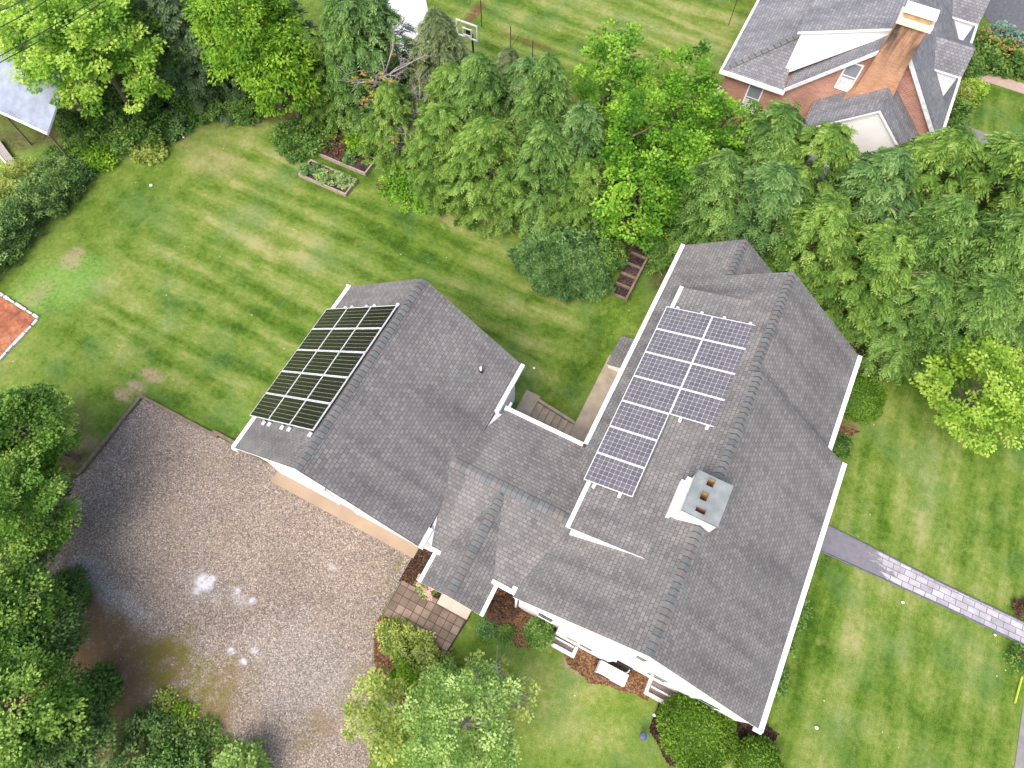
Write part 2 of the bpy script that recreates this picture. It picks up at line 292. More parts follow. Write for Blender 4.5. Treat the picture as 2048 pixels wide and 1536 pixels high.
# ---------------------------------------------------------------- object helpers
def tag(o, label=None, cat=None, group=None, kind=None):
    if label: o['label'] = label
    if cat: o['category'] = cat
    if group: o['group'] = group
    if kind: o['kind'] = kind
    return o
def empty(name, loc, label, cat, group=None, rz=0.):
    o = bpy.data.objects.new(name, None); COL.objects.link(o); o.location = loc; o.rotation_euler[2] = rz; o.empty_display_size = .2
    return tag(o, label, cat, group)
class MB:
    def __init__(s): s.v = []; s.f = []; s.m = []; s.uv = []; s.t = []; s.smooth = []
    def face(s, pts, m=0, uv=None, tint=.5, smooth=False):
        i = len(s.v); pts = [tuple(map(float, p)) for p in pts]; s.v += pts; s.f.append(tuple(range(i, i + len(pts)))); s.m.append(m); s.t.append(tint); s.smooth.append(smooth)
        if uv is None:
            n = np.zeros(3)
            for a in range(len(pts)):
                p, q = np.array(pts[a]), np.array(pts[(a + 1) % len(pts)]); n += np.cross(p, q)
            k = int(np.argmax(np.abs(n)))
            uv = [(p[1], p[2]) if k == 0 else (p[0], p[2]) if k == 1 else (p[0], p[1]) for p in pts]
        s.uv.append(uv)
    def box(s, x0, y0, z0, x1, y1, z1, m=0, tint=.5, skip=''):
        A = [(x0, y0, z0), (x1, y0, z0), (x1, y1, z0), (x0, y1, z0), (x0, y0, z1), (x1, y0, z1), (x1, y1, z1), (x0, y1, z1)]
        for k, q in (('b', (3, 2, 1, 0)), ('t', (4, 5, 6, 7)), ('s', (0, 1, 5, 4)), ('e', (1, 2, 6, 5)), ('n', (2, 3, 7, 6)), ('w', (3, 0, 4, 7))):
            if k not in skip: s.face([A[i] for i in q], m, tint=tint)
    def prism(s, poly, z0, z1, m=0, tint=.5):
        n = len(poly); s.face([(x, y, z1) for x, y in poly], m, tint=tint); s.face([(x, y, z0) for x, y in poly[::-1]], m, tint=tint)
        for i in range(n):
            a, b = poly[i], poly[(i + 1) % n]; s.face([(a[0], a[1], z0), (b[0], b[1], z0), (b[0], b[1], z1), (a[0], a[1], z1)], m, tint=tint)
    def prism_y(s, poly, y0, y1, m=0):       # poly in x,z
        n = len(poly); s.face([(x, y0, z) for x, z in poly], m); s.face([(x, y1, z) for x, z in poly[::-1]], m)
        for i in range(n):
            a, b = poly[i], poly[(i + 1) % n]; s.face([(a[0], y1, a[1]), (b[0], y1, b[1]), (b[0], y0, b[1]), (a[0], y0, a[1])], m)
    def prism_x(s, poly, x0, x1, m=0):       # poly in y,z
        n = len(poly); s.face([(x0, y, z) for y, z in poly], m); s.face([(x1, y, z) for y, z in poly[::-1]], m)
        for i in range(n):
            a, b = poly[i], poly[(i + 1) % n]; s.face([(x1, a[0], a[1]), (x1, b[0], b[1]), (x0, b[0], b[1]), (x0, a[0], a[1])], m)
    def tube(s, pts, rad, n=6, m=0, cap=True, tint=.5):
        P = [np.array(p, float) for p in pts]; rad = rad if isinstance(rad, (list, tuple)) else [rad] * len(P); rings = []
        for i, p in enumerate(P):
            d = P[min(i + 1, len(P) - 1)] - P[max(i - 1, 0)]; d /= (np.linalg.norm(d) + 1e-9)
            a = np.cross(d, [0, 0, 1.] if abs(d[2]) < .9 else [1., 0, 0]); a /= np.linalg.norm(a); b = np.cross(d, a)
            rings.append([p + rad[i] * (math.cos(2 * PI * k / n) * a + math.sin(2 * PI * k / n) * b) for k in range(n)])
        for i in range(len(P) - 1):
            for k in range(n): s.face([rings[i][k], rings[i][(k + 1) % n], rings[i + 1][(k + 1) % n], rings[i + 1][k]], m, smooth=True, tint=tint)
        if cap: s.face(rings[0][::-1], m, tint=tint); s.face(rings[-1], m, tint=tint)
    def build(s, name, mats, parent=None, at=None):
        me = bpy.data.meshes.new(name); at = np.array(at if at is not None else (0, 0, 0), float)
        me.from_pydata([tuple(np.array(v) - at) for v in s.v], [], s.f)
        for mm in (mats if isinstance(mats, (list, tuple)) else [mats]): me.materials.append(mm)
        me.polygons.foreach_set('material_index', s.m); me.polygons.foreach_set('use_smooth', s.smooth)
        ul = me.uv_layers.new(name='UVMap'); ul.data.foreach_set('uv', [c for f in s.uv for p in f for c in p])
        a = me.attributes.new('tint', 'FLOAT', 'FACE'); a.data.foreach_set('value', s.t); me.update()
        o = bpy.data.objects.new(name, me); COL.objects.link(o)
        if parent is not None: o.parent = parent
        else: o.location = at
        return o
def rel(parent_loc): return parent_loc
def quads(name, V, tint, mats, midx=None):
    V = np.asarray(V, np.float32); n = len(V); me = bpy.data.meshes.new(name)
    me.vertices.add(n * 4); me.vertices.foreach_set('co', V.reshape(-1)); me.loops.add(n * 4); me.loops.foreach_set('vertex_index', np.arange(n * 4, dtype=np.int32))
    me.polygons.add(n); me.polygons.foreach_set('loop_start', np.arange(0, n * 4, 4, dtype=np.int32)); me.polygons.foreach_set('loop_total', np.full(n, 4, np.int32))
    for m in mats: me.materials.append(m)
    if midx is not None: me.polygons.foreach_set('material_index', np.asarray(midx, np.int32))
    a = me.attributes.new('tint', 'FLOAT', 'FACE'); a.data.foreach_set('value', np.clip(tint, 0, 1).astype(np.float32)); me.update(calc_edges=True); return me
def link(name, me, parent=None):
    o = bpy.data.objects.new(name, me); COL.objects.link(o)
    if parent is not None: o.parent = parent
    return o

# ---------------------------------------------------------------- roofs
def slope_uv(pts, axis):       # axis along which the courses run; v = distance down the slope
    out = []
    for x, y, z in pts:
        out.append((x, 0) if axis == 'X' else (y, 0))
    p = np.array(pts); n = np.cross(p[1] - p[0], p[2] - p[0]); n = n / np.linalg.norm(n); k = math.sqrt(n[0] ** 2 + n[1] ** 2)
    sinp = max(k, 1e-3)
    return [(o[0], q[2] / sinp) for o, q in zip(out, pts)]
def roof_plane(mb, pts, axis, th=.12, trim=1, skirt=True):
    mb.face(pts, 0, slope_uv(pts, axis)); n = len(pts)
    if skirt:
        for i in range(n):
            a, b = pts[i], pts[(i + 1) % n]
            mb.face([(a[0], a[1], a[2] - th), (b[0], b[1], b[2] - th), b, a], trim)
        mb.face([(p[0], p[1], p[2] - th) for p in pts[::-1]], trim)
def ridge_caps(name, p0, p1, slope, parent, slope2=None, seed=0, step=.185, wdt=.18, vc=None):
    rng = random.Random(seed); mb = MB(); p0 = np.array(p0, float); p1 = np.array(p1, float); d = p1 - p0; ln = np.linalg.norm(d); d /= ln
    nrm = np.cross(d, [0, 0, 1.]); nrm /= np.linalg.norm(nrm); n = int(ln / step); step = ln / n
    for i in range(n):
        a = p0 + d * (i * step); b = p0 + d * ((i + 1) * step); tn = .08 + .92 * rng.random()
        ws = []
        for sgn, sl in ((-1, slope), (1, slope2 if slope2 is not None else slope)):
            c = 1 / math.sqrt(1 + sl * sl); ws.append(nrm * sgn * wdt * c + np.array([0, 0, -wdt * c * sl]))
        for wv in ws:
            j = rng.uniform(.94, 1.06)
            A, B = a + [0, 0, .042], b + [0, 0, .018]; A2, B2 = a + wv * j + [0, 0, .040], b + wv * j * .93 + [0, 0, .016]
            C_, C2 = b - d * .020 + [0, 0, .019], b - d * .020 + wv * j * .95 + [0, 0, .017]
            mb.face([A, C_, C2, A2], 0, tint=tn); mb.face([C_, B, B2, C2], 0, tint=0.); mb.face([A2, B2, B2 - [0, 0, .02], A2 - [0, 0, .02]], 0, tint=tn); mb.face([A, A2, A2 - [0, 0, .03], A - [0, 0, .03]], 0, tint=0.)  # dark end strip: the gap's shadow line painted on, plus tar edge
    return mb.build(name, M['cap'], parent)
def window_y(parent, x0, x1, z0, z1, y, out=-1, muntin=True, name='window'):
    "window in a wall facing -Y (out=-1)"
    f = MB(); t = .06; d = out * .022
    ya, yb = min(y, y + d), max(y, y + d)
    f.box(x0 - t, ya, z0 - t, x0, yb, z1 + t); f.box(x1, ya, z0 - t, x1 + t, yb, z1 + t); f.box(x0, ya, z1, x1, yb, z1 + t); f.box(x0 - .04, ya - .008, z0 - t - .03, x1 + .04, yb, z0)
    zm = (z0 + z1) / 2; f.box(x0, ya + .01, zm - .025, x1, yb, zm + .025)
    if muntin:
        for k in (1, 2):
            xx = x0 + (x1 - x0) * k / 3; f.box(xx - .012, ya + .02, zm + .025, xx + .012, yb, z1)
        f.box(x0, ya + .022, (zm + z1) / 2 - .012, x1, yb, (zm + z1) / 2 + .012)
    o = f.build(name, M['white'], parent); g = MB(); g.box(x0, y + d * .3 - .005, z0, x1, y + d * .3 + .005, z1); g.build('pane', M['glass'], o); return o

# ================================================================ GROUND
def sstep(a, b, x): t = np.clip((x - a) / (b - a), 0, 1); return t * t * (3 - 2 * t)
def hgt(X, Y):
    side = -.62 * sstep(-2.7, -1.0, X) * sstep(13.5, 11.2, Y) * sstep(1.2, .6, X) * (Y > 4.5)
    pit = -.95 * (X > -2.62) * (X < .5) * (Y > 4.9) * (Y < 7.62)
    return np.where(pit < -.1, pit, side)
xs = np.concatenate([[-260, -160, -100, -70, -52], np.arange(-44, 19.01, .16), [22, 27, 35, 50, 80, 140, 260]])
ys = np.concatenate([[-260, -140, -80, -45, -28, -20], np.arange(-14, 31, .16), np.arange(31, 46, .6), [50, 60, 80, 120, 180, 280]])
GX, GY = np.meshgrid(xs, ys, indexing='ij')
rs = np.random.RandomState(5)
def wob(X, Y, sc_=1., seed=0):
    r = np.random.RandomState(seed); out = np.zeros_like(X)
    for k in range(9):
        a = r.uniform(0, 2 * PI); f = r.uniform(.5, 3.2) * sc_; out += np.sin(f * (X * math.cos(a) + Y * math.sin(a)) + r.uniform(0, 6.3)) / 9 * 2
    return out
WB = wob(GX, GY)
def blob(X, Y, W, pts):
    m = np.zeros_like(X)
    for b in pts:
        u, v, rx, ry = b[:4]; k = b[4] if len(b) > 4 else 1.; cx, cy = U(u, v); d = np.sqrt(((X - cx) / rx) ** 2 + ((Y - cy) / ry) ** 2) + W * .22
        m = np.maximum(m, k * np.clip((1.25 - d) / .6, 0, 1))
    return m
def grid_mesh(name, X, Y, Z, keep, attrs, mat):
    nx, ny = X.shape; idx = np.arange(nx * ny).reshape(nx, ny)
    q = np.stack([idx[:-1, :-1], idx[1:, :-1], idx[1:, 1:], idx[:-1, 1:]], -1).reshape(-1, 4)
    if keep is not None: q = q[keep.reshape(-1)]
    used = np.unique(q); mp = -np.ones(nx * ny, np.int64); mp[used] = np.arange(len(used)); q = mp[q]
    V = np.stack([X, Y, Z], -1).reshape(-1, 3)[used].astype(np.float32); n = len(q)
    me = bpy.data.meshes.new(name); me.vertices.add(len(V)); me.vertices.foreach_set('co', V.reshape(-1)); me.loops.add(n * 4); me.loops.foreach_set('vertex_index', q.reshape(-1).astype(np.int32))
    me.polygons.add(n); me.polygons.foreach_set('loop_start', np.arange(0, n * 4, 4, dtype=np.int32)); me.polygons.foreach_set('loop_total', np.full(n, 4, np.int32))
    me.materials.append(mat)
    for k, a in attrs.items():
        at = me.attributes.new(k, 'FLOAT', 'POINT'); at.data.foreach_set('value', a.reshape(-1)[used].astype(np.float32))
    me.update(calc_edges=True); return link(name, me)
att = {
 'bare': blob(GX, GY, WB, [(245, 790, .5, .28), (270, 773, .5, .22), (305, 752, .5, .25), (180, 890, .6, .45, .8), (150, 915, .5, .3, .6), (140, 520, .6, .5, .7), (155, 505, .4, .3, .8), (75, 590, .5, .9, .4),
          (1150, 1330, .5, .3, .7), (1700, 845, .35, .14, .9), (1180, 1290, .4, .3, .8), (375, 290, .9, .5, .2), (440, 330, 1.2, .9, .25)]),
 'lush': blob(GX, GY, WB, [(120, 570, 1.6, 1.5), (60, 610, 1.2, .9), (170, 540, 1.2, 1., .8), (330, 90, 3., 3., .5), (270, 60, 3., 3., .6), (30, 330, 2.5, 1.6, .5), (20, 380, 1.6, 1.2, .5), (520, 850, 1.5, .8, .35), (700, 260, 1.5, .8, .5), (850, 350, 1.4, .8, .8)]),
 'dry': blob(GX, GY, WB, [(470, 310, 3.2, 2., 1.), (560, 480, 3.6, 1.2, .8), (400, 430, 2.5, 1., .6), (250, 580, 2., 1., .5), (960, 430, 2.2, 1.6, .7), (1050, 720, 1.2, 1.4, .4), (1850, 980, 1.2, 3., .8), (1720, 1250, .7, 3., .7), (1150, 1420, 2., 1.2, .6), (1300, 40, 6., 3., .7), (1100, 650, 1.2, 2., .3), (100, 800, 3., 1.5, .4)]),
 'rich': blob(GX, GY, WB, [(830, 480, 3., 1.4, .8), (420, 840, 3., 1., .9), (200, 820, 2., 1.3, .6), (320, 360, 2., 1., .3), (1200, 660, .7, 3.5, .8), (700, 330, 2.2, .9, .5), (1750, 720, 2., 2., .9), (1620, 1240, .7, 3., .7), (620, 300, 2., 1., .2), (1000, 1250, 1.4, .8, .7), (1560, 1400, .6, 1.5, .6), (560, 620, 3., .7, .6), (930, 1330, 1.2, 1., .6), (1300, 150, 4., 2.5, .4)]),
 'duff': blob(GX, GY, WB, [(520, 200, 3.4, 1., .9), (430, 210, 1.6, .7, .6), (1340, 510, 1.2, .9, 1.), (1330, 560, .7, .8, .7), (1680, 680, 2.6, 1.1, .9), (1850, 650, 3., 1.5, 1.), (1150, 380, 8., 2.4, 1.), (1600, 480, 8., 3., 1.), (750, 200, 5., 2.4, 1.), (300, 150, 2., 2., .7), (150, 200, 4., 3., .8), (250, 230, 2.6, 1.8, .7), (1000, 250, 7., 3., 1.), (1500, 1470, .8, .35, .7), (20, 1000, 3., 4., 1.), (130, 1300, 3., 3., 1.), (30, 280, 1., .6, .7), (1620, 900, .4, .8, .6)]),
 'redduff': blob(GX, GY, WB, [(700, 275, 2.2, .75), (760, 300, 1.4, .6), (800, 320, .8, .4), (655, 280, .8, .5, .6), (1045, 430, .7, 1., .9), (795, 355, .55, .4, 1.), (1100, 410, 2., .8, .8), (1175, 1345, 0.1, .1, .1), (1700, 850, .4, .16, .6), (1900, 55, .1, .1, .1), (950, 25, .3, 1., .8), (1060, 85, 1.8, .12, .8), (1075, 545, .1, .1, .1)]),
}
ground = grid_mesh('ground', GX, GY, hgt(GX, GY), None, att, M['lawn']); tag(ground, kind='structure')

def inpoly(X, Y, poly):
    r = np.zeros(X.shape, bool); n = len(poly)
    for i in range(n):
        x1, y1 = poly[i]; x2, y2 = poly[(i + 1) % n]
        if y1 == y2: continue
        c = ((y1 > Y) != (y2 > Y)) & (X < (x2 - x1) * (Y - y1) / (y2 - y1) + x1); r ^= c
    return r
def patch(name, poly, z, mat, res=.07, wobble=.0, attrs=None, label=None, cat=None, kind=None, seed=0, group=None):
    px = [p[0] for p in poly]; py = [p[1] for p in poly]; X, Y = np.meshgrid(np.arange(min(px) - .3, max(px) + .3, res), np.arange(min(py) - .3, max(py) + .3, res), indexing='ij')
    W = wob(X, Y, 2.2, seed + 3); W2 = wob(X, Y, 2.2, seed + 9); xc = (X[:-1, :-1] + X[1:, 1:]) / 2; yc = (Y[:-1, :-1] + Y[1:, 1:]) / 2
    keep = inpoly(xc + W[:-1, :-1] * wobble, yc + W2[:-1, :-1] * wobble, poly)
    at_ = {k: blob(X, Y, W, v) for k, v in (attrs or {}).items()}
    o = grid_mesh(name, X, Y, hgt(X, Y) * 0 + z + (hgt(X, Y) if name == 'mulch' else 0), keep, at_, mat); return tag(o, label, cat, group, kind)
drive_poly = [(-17.1, .30), (-10.2, .42), (-10.2, -.1), (-3.95, -.12), (-3.95, -2.45), (-3.98, -2.9), (-3.6, -3.5), (-2.7, -4.55), (-1.9, -6.4), (-1.2, -9), (-1., -16), (-20, -16), (-19.5, -9), (-18.2, -6), (-17.1, -3.2)]
driveway = patch('driveway', drive_poly, .012, M['gravel'], .085, .03, {
 'dirt': [(170, 1215, .8, .7), (220, 1280, 1.5, 1.), (300, 1330, 1.2, .8), (230, 1350, 1.5, 1.), (190, 1260, .9, .8), (270, 1360, .8, .9, .8), (330, 1400, 1., .6, .6), (420, 1450, .8, 1.1, .7), (400, 1510, 1.2, 1., .6), (270, 1430, 1., .8, .9), (230, 1500, 2., 1., 1.), (100, 1400, 3., 3., 1.), (640, 1440, .6, .3, .5), (820, 1180, .1, .5, .5), (450, 1370, .6, .9, .5)],
 'moss': [(360, 1350, 1.7, .9, .9), (400, 1400, 1.2, 1.3, .7), (380, 1260, .35, .4, .5), (330, 1300, .35, .4, .7), (480, 1350, .8, .7, .4), (350, 1400, .8, .5, .8), (460, 1310, .4, .3, .3), (420, 1500, .7, .5, .6), (700, 1380, .3, .9, .45), (770, 1170, .15, .5, .5), (620, 1470, .5, .6, .35), (200, 1440, .9, .8, .6), (795, 1130, .2, .35, .6), (300, 1470, 1., .6, .6)],
 'dust': [(410, 1165, .36, .26, 1.), (425, 1158, .15, .12, 1.), (395, 1180, .15, .16, .8), (475, 1182, .16, .14, .75), (505, 1202, .13, .12, .8), (463, 1302, .16, .12, .7), (510, 1300, .12, .1, .7), (488, 1324, .16, .1, .8), (480, 1200, .4, .25, .2), (665, 1135, .25, .1, .3)],
 'ash': [(180, 1140, .8, .5, .5), (230, 1190, 1.1, .4, .6), (270, 1220, .7, .3, .5), (400, 1170, 1., .5, .3), (600, 1330, 2., 1.6, .25)],
}, kind='structure')
# apron slab, patio, porch slab, walks
def flat(name, poly, z, th, mat, label=None, cat=None, kind=None):
    mb = MB(); mb.prism(poly, z - th, z); o = mb.build(name, mat); return tag(o, label, cat, None, kind)
def rect(x0, y0, x1, y1): return [(x0, y0), (x1, y0), (x1, y1), (x0, y1)]
flat('garage_apron', rect(-10.36, -.19, -3.94, .5), .05, .2, M['apron'], kind='structure')
pat = [(-3.93, -1.05), (-3.93, -2.36), (-3.05, -2.42), (-2.45, -2.45), (-2.2, -2.62), (-1.28, -2.62), (-1.12, -1.0)]
flat('patio', pat, .035, .1, M['patio'], kind='structure')
mb = MB()
for a, b in ((pat[4], pat[5]), (pat[5], pat[6])): mb.tube([(a[0], a[1], .04), (b[0], b[1], .04)], .022, 4)
tag(mb.build('patio_edging', M['dark']), 'thin dark edging strip along the far side of the brown paver patio', 'edging')
flat('walkway', rect(-.90, 4.9, .3, 11.2), -.61, .3, M['concrete'], kind='structure')
fp = [(9.0, 8.02), (9.45, 8.03), (11.6, 7.95), (13.5, 7.86), (17.0, 7.82), (30, 8.0), (30, 6.9), (17, 7.05), (14, 7.07), (11.54, 7.02), (9.0, 6.95)]
flat('path', fp, .03, .1, M['frontpath'], kind='structure')
mb = MB()
for l in (fp[:5], fp[7:]): mb.tube([(x, y, .03) for x, y in l], .035, 4)
tag(mb.build('path_edging', M['asphalt']), 'dark edging along both sides of the pale stone front path', 'edging')
flat('sidewalk', [(17.0, 6.3), (17.12, 2.), (17.3, -6), (19.2, -6), (19.2, 6.5)], .02, .1, M['greypath'], kind='structure')
flat('neighbour_driveway', [U(1930, -40), U(1975, 42), U(2060, 92), U(2150, 130), U(2150, 30), U(2100, -60)], .012, .05, M['asphalt'], kind='structure')
flat('neighbour_path', [U(1935, 132), U(2060, 172), U(2060, 192), U(1930, 150)], .02, .06, M['tanpath'], kind='structure')
flat('neighbour_lane', [U(1900, 238), U(2070, 308), U(2070, 352), U(1890, 268)], .02, .06, M['greypath'], kind='structure')
flat('side_lane', [U(2000, 600), U(2060, 585), U(2060, 690), U(2010, 640)], .02, .06, M['asphalt'], kind='structure')
flat('court', [U(770, -60), U(850, -60), U(852, 0), U(864, 66), U(850, 120), U(800, 140), U(775, 60)], .02, .06, M['paleconcrete'], kind='structure')
# red clay court corner on the left with stone border
cl = [(-23.64, 1.12), (-23.64, -1.4), (-30, -1.4), (-30, 1.5)]
flat('clay_court', cl, .03, .1, M['clay'], kind='structure')
rng = random.Random(3)
def stones(name, a, b, label):
    mb = MB(); a = np.array(a); b = np.array(b); n = int(np.linalg.norm(b - a) / .36); d = (b - a) / np.linalg.norm(b - a); nn = np.array([-d[1], d[0]])
    for i in range(n):
        p = a + d * (i * .36); q = p + d * rng.uniform(.28, .35); w_ = rng.uniform(.04, .07); h = rng.uniform(.06, .12)
        mb.prism([tuple(p - nn * w_), tuple(q - nn * w_ * rng.uniform(.8, 1.1)), tuple(q + nn * w_), tuple(p + nn * w_ * rng.uniform(.8, 1.1))][::1], 0, h)
    return tag(mb.build(name, M['stone']), label, 'border')
stones('stone_border', (-23.6, 1.2), (-30, 1.6), 'broken pale stone border on the far edge of the red clay court')
stones('stone_border', (-23.58, 1.1), (-23.58, -1.4), 'pale stone border on the near right edge of the red clay court')
# mulch beds
def upoly(l, z=0.): return [U(a, b, z) for a, b in l]
patch('mulch_bed', [(-4.0, .4), (-4.0, -1.12), (-2.35, -1.12), (-2.35, .3)], .03, M['mulch'], .05, .01, label='dark mulch bed between the gravel and the entry porch', cat='mulch bed', kind='stuff')
patch('mulch_bed', upoly([(752, 1240), (748, 1280), (752, 1340), (768, 1395), (800, 1410), (835, 1350), (900, 1330), (905, 1290), (850, 1262), (780, 1232)]), .020, M['mulchred'], .05, .04, label='brown leaf mulch bed beside the yellow green shrubs', cat='mulch bed', kind='stuff', seed=4)
patch('mulch_bed', [(-.7, .5), (-.7, -.75), (-.1, -.95), (.9, -1.15), (1.5, -.85), (1.9, -.35), (2.6, -.75), (3.5, -.95), (3.9, -.8), (5.6, -.62), (5.7, .3), (.5, .3)], .03, M['mulchred'], .05, .10, label='brown leaf mulch along the white front wall of the house', cat='mulch bed', kind='stuff', seed=6)
patch('mulch_bed', [(5.9, -.3), (6.0, -1.5), (7.0, -2.1), (8.3, -1.8), (8.7, -.6), (9.7, -.2), (9.9, .4), (8.5, .7), (6.4, .3)], .03, M['mulch'], .05, .10, label='dark ring of mulch around the clipped round yews', cat='mulch bed', kind='stuff', seed=7)
patch('mulch_bed', [(8.4, 11.6), (8.4, 10.2), (8.6, 12.2), (9.5, 12.3), (9.2, 11.9)], .03, M['mulchred'], .05, .05, label='small patch of red mulch beside the right hand gutter', cat='mulch bed', kind='stuff', seed=8)
patch('mulch_bed', upoly([(1952, 132), (1945, 95), (1955, 62), (2060, 70), (2060, 165)]), .02, M['mulch'], .12, .1, label='dark soil bed under the orange daylilies', cat='mulch bed', kind='stuff', seed=9)
# timber edging of the gravel
mb = MB(); mb.box(-17.24, .28, -.1, -13.3, .4, .12); mb.box(-13.6, .40, -.1, -10.4, .52, .12); mb.box(-17.24, -3.4, -.1, -17.12, .28, .12)
tag(mb.build('timber_edging', M['timber']), 'brown timber edging around the corner of the gravel driveway', 'edging')
# raised beds
def raised_bed(x0, y0, x1, y1, label, soil):
    r = empty('raised_bed', ((x0 + x1) / 2, (y0 + y1) / 2, 0), label, 'raised bed', 'raised garden beds'); cx, cy = (x0 + x1) / 2, (y0 + y1) / 2; a, b = (x1 - x0) / 2, (y1 - y0) / 2
    for q in ((-a, -b, a, -b + .07), (-a, b - .07, a, b), (-a, -b + .07, -a + .07, b - .07), (a - .07, -b + .07, a, b - .07)):
        mb = MB(); mb.box(q[0], q[1], 0, q[2], q[3], .2); mb.build('board', M['timberpale'], r)
    mb = MB(); mb.box(-a + .07, -b + .07, 0, a - .07, b - .07, .15); mb.build('soil', soil, r); return r
raised_bed(-18.05, 14.35, -15.2, 15.4, 'raised bed of dark soil and red leaved plants nearest the trees', M['soil'])
raised_bed(-18.05, 12.85, -15.35, 13.9, 'raised bed with pale green plants nearest the lawn', M['soil'])
# timber steps by the big bush
r = empty('garden_steps', (-1.65, 15, 0), 'dark timber edged steps between the large juniper and the house', 'steps')
for k in range(5):
    mb = MB(); mb.box(-.38, -1.35 + k * .55, 0, .34, -1.27 + k * .55, .10 + .07 * k); mb.build('riser', M['timber'], r)
    mb = MB(); mb.box(-.38, -1.27 + k * .55, 0, .34, -.80 + k * .55, .06 + .07 * k); mb.build('tread', M['soil'], r)
mb = MB(); mb.box(.34, -1.4, 0, .43, 1.4, .42); mb.build('side_board', M['timber'], r)
# concrete stairs
r = empty('concrete_stairs', (-1.8, 6.4, 0), 'concrete stairs going down between garage and house', 'stairs')
mb = MB(); mb.box(-1.45, -1.3, -.9, -.82, 1.42, .03); mb.build('landing', M['concrete'], r)
nst = 6
for k in range(nst):
    mb = MB(); x0 = -.82 + k * .285; mb.box(x0, -1.3, -.9, x0 + .285, 1.16 + .0 * k, -.02 - .098 * (k + 1)); mb.build('step', M['concrete'], r)
mb = MB(); mb.prism_y([(-.84, -1.), (.9, -1.), (.9, -.56), (-.84, .05)], 1.18, 1.30); mb.build('retaining_wall', M['concrete'], r)
# window wells
def well(x0, x1, y0, y1, label, m):
    r = empty('window_well', ((x0 + x1) / 2, y1, 0), label, 'window well', 'window wells along the front wall'); a = (x1 - x0) / 2; d = y1 - y0
    mb = MB(); mb.box(-a, -d, -.1, a, -d + .13, .16); mb.box(-a, -d + .13, -.1, -a + .12, 0, .16); mb.box(a - .12, -d + .13, -.1, a, 0, .16); mb.build('kerb', m, r)
    mb = MB(); mb.box(-a + .12, -d + .13, -.1, a - .12, 0, .05); mb.build('gravel_fill', M['gravewell'], r)
    mb = MB(); mb.box(-a + .15, -d + .30, .05, a - .15, -d + .36, .10); mb.build('sill_bar', M['whitedirty'], r)
well(1.72, 2.78, -.58, -.20, 'white edged window well beside the small round shrub', M['whitedirty'])
well(5.36, 6.5, -.50, .05, 'pinkish masonry window well beside the large round yew', M['wellc'])

# ================================================================ MAIN HOUSE
sM = .807; zl = lambda x: 3 + sM * x
a1, a2, a3 = 2.118, 3.906, 4.074; wA, wB = 8.375, 7.671; yA, yB, yC = 9.205, 13.383, 15.174
zr = lambda a, x: zl(a) - sM * (x - a)
house = empty('main_house', (4, 7, 0), 'white house with long grey shingle roof and grey solar panels', 'house'); O = (4, 7, 0)
def sub(mb, name, mat, parent=house, o=O):
    mb.v = [(v[0] - o[0], v[1] - o[1], v[2] - o[2]) for v in mb.v]; return mb.build(name, mat, parent)
mb = MB(); g = .14
mb.prism_y([(.3, -.7), (8.1, -.7), (8.1, zr(a3, 8.1) - g), (a3, zl(a3) - g), (.3, zl(.3) - g)], .05, yA - .1)
mb.prism_y([(.3, -.7), (7.4, -.7), (7.4, zr(a2, 7.4) - g), (a2, zl(a2) - g), (.3, zl(.3) - g)], yA - .1, yB - .1)
mb.prism_y([(.3, -.7), (2 * a1 - .3, -.7), (2 * a1 - .3, zr(a1, 2 * a1 - .3) - g), (a1, zl(a1) - g), (.3, zl(.3) - g)], yB - .1, yC - .1)
sub(mb, 'wall', M['siding'])
mb = MB(); e = .1
mb2 = [(e, 0, zl(e)), (a3, 0, zl(a3)), (a3, yA, zl(a3)), (a2, yA, zl(a2)), (a2, yB, zl(a2)), (a1, yB, zl(a1)), (a1, yC, zl(a1)), (e, yC, zl(e))]
roof_plane(mb, mb2, 'Y')
roof_plane(mb, [(a3, 0, zl(a3)), (wA, 0, zr(a3, wA)), (wA, yA, zr(a3, wA)), (a3, yA, zl(a3))], 'Y', trim=1)
roof_plane(mb, [(a2, yA, zl(a2)), (wB, yA, zr(a2, wB)), (wB, yB, zr(a2, wB)), (a2, yB, zl(a2))], 'Y')
roof_plane(mb, [(a1, yB, zl(a1)), (2 * a1, yB, 3), (2 * a1, yC, 3), (a1, yC, zl(a1))], 'Y')
roof = sub(mb, 'roof', [M['shingle'], M['white']])
def caps_rel(name, p0, p1, s1, parent, o, s2=None, seed=0):
    return ridge_caps(name, np.array(p0) - o, np.array(p1) - o, s1, parent, s2, seed)
On = np.array(O)
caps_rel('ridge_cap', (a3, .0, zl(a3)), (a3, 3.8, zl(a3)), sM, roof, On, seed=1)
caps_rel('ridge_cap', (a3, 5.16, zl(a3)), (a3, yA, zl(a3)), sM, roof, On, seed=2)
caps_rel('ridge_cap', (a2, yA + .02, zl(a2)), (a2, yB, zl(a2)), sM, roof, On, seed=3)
caps_rel('ridge_cap', (a1, yB + .02, zl(a1)), (a1, yC, zl(a1)), sM, roof, On, seed=4)
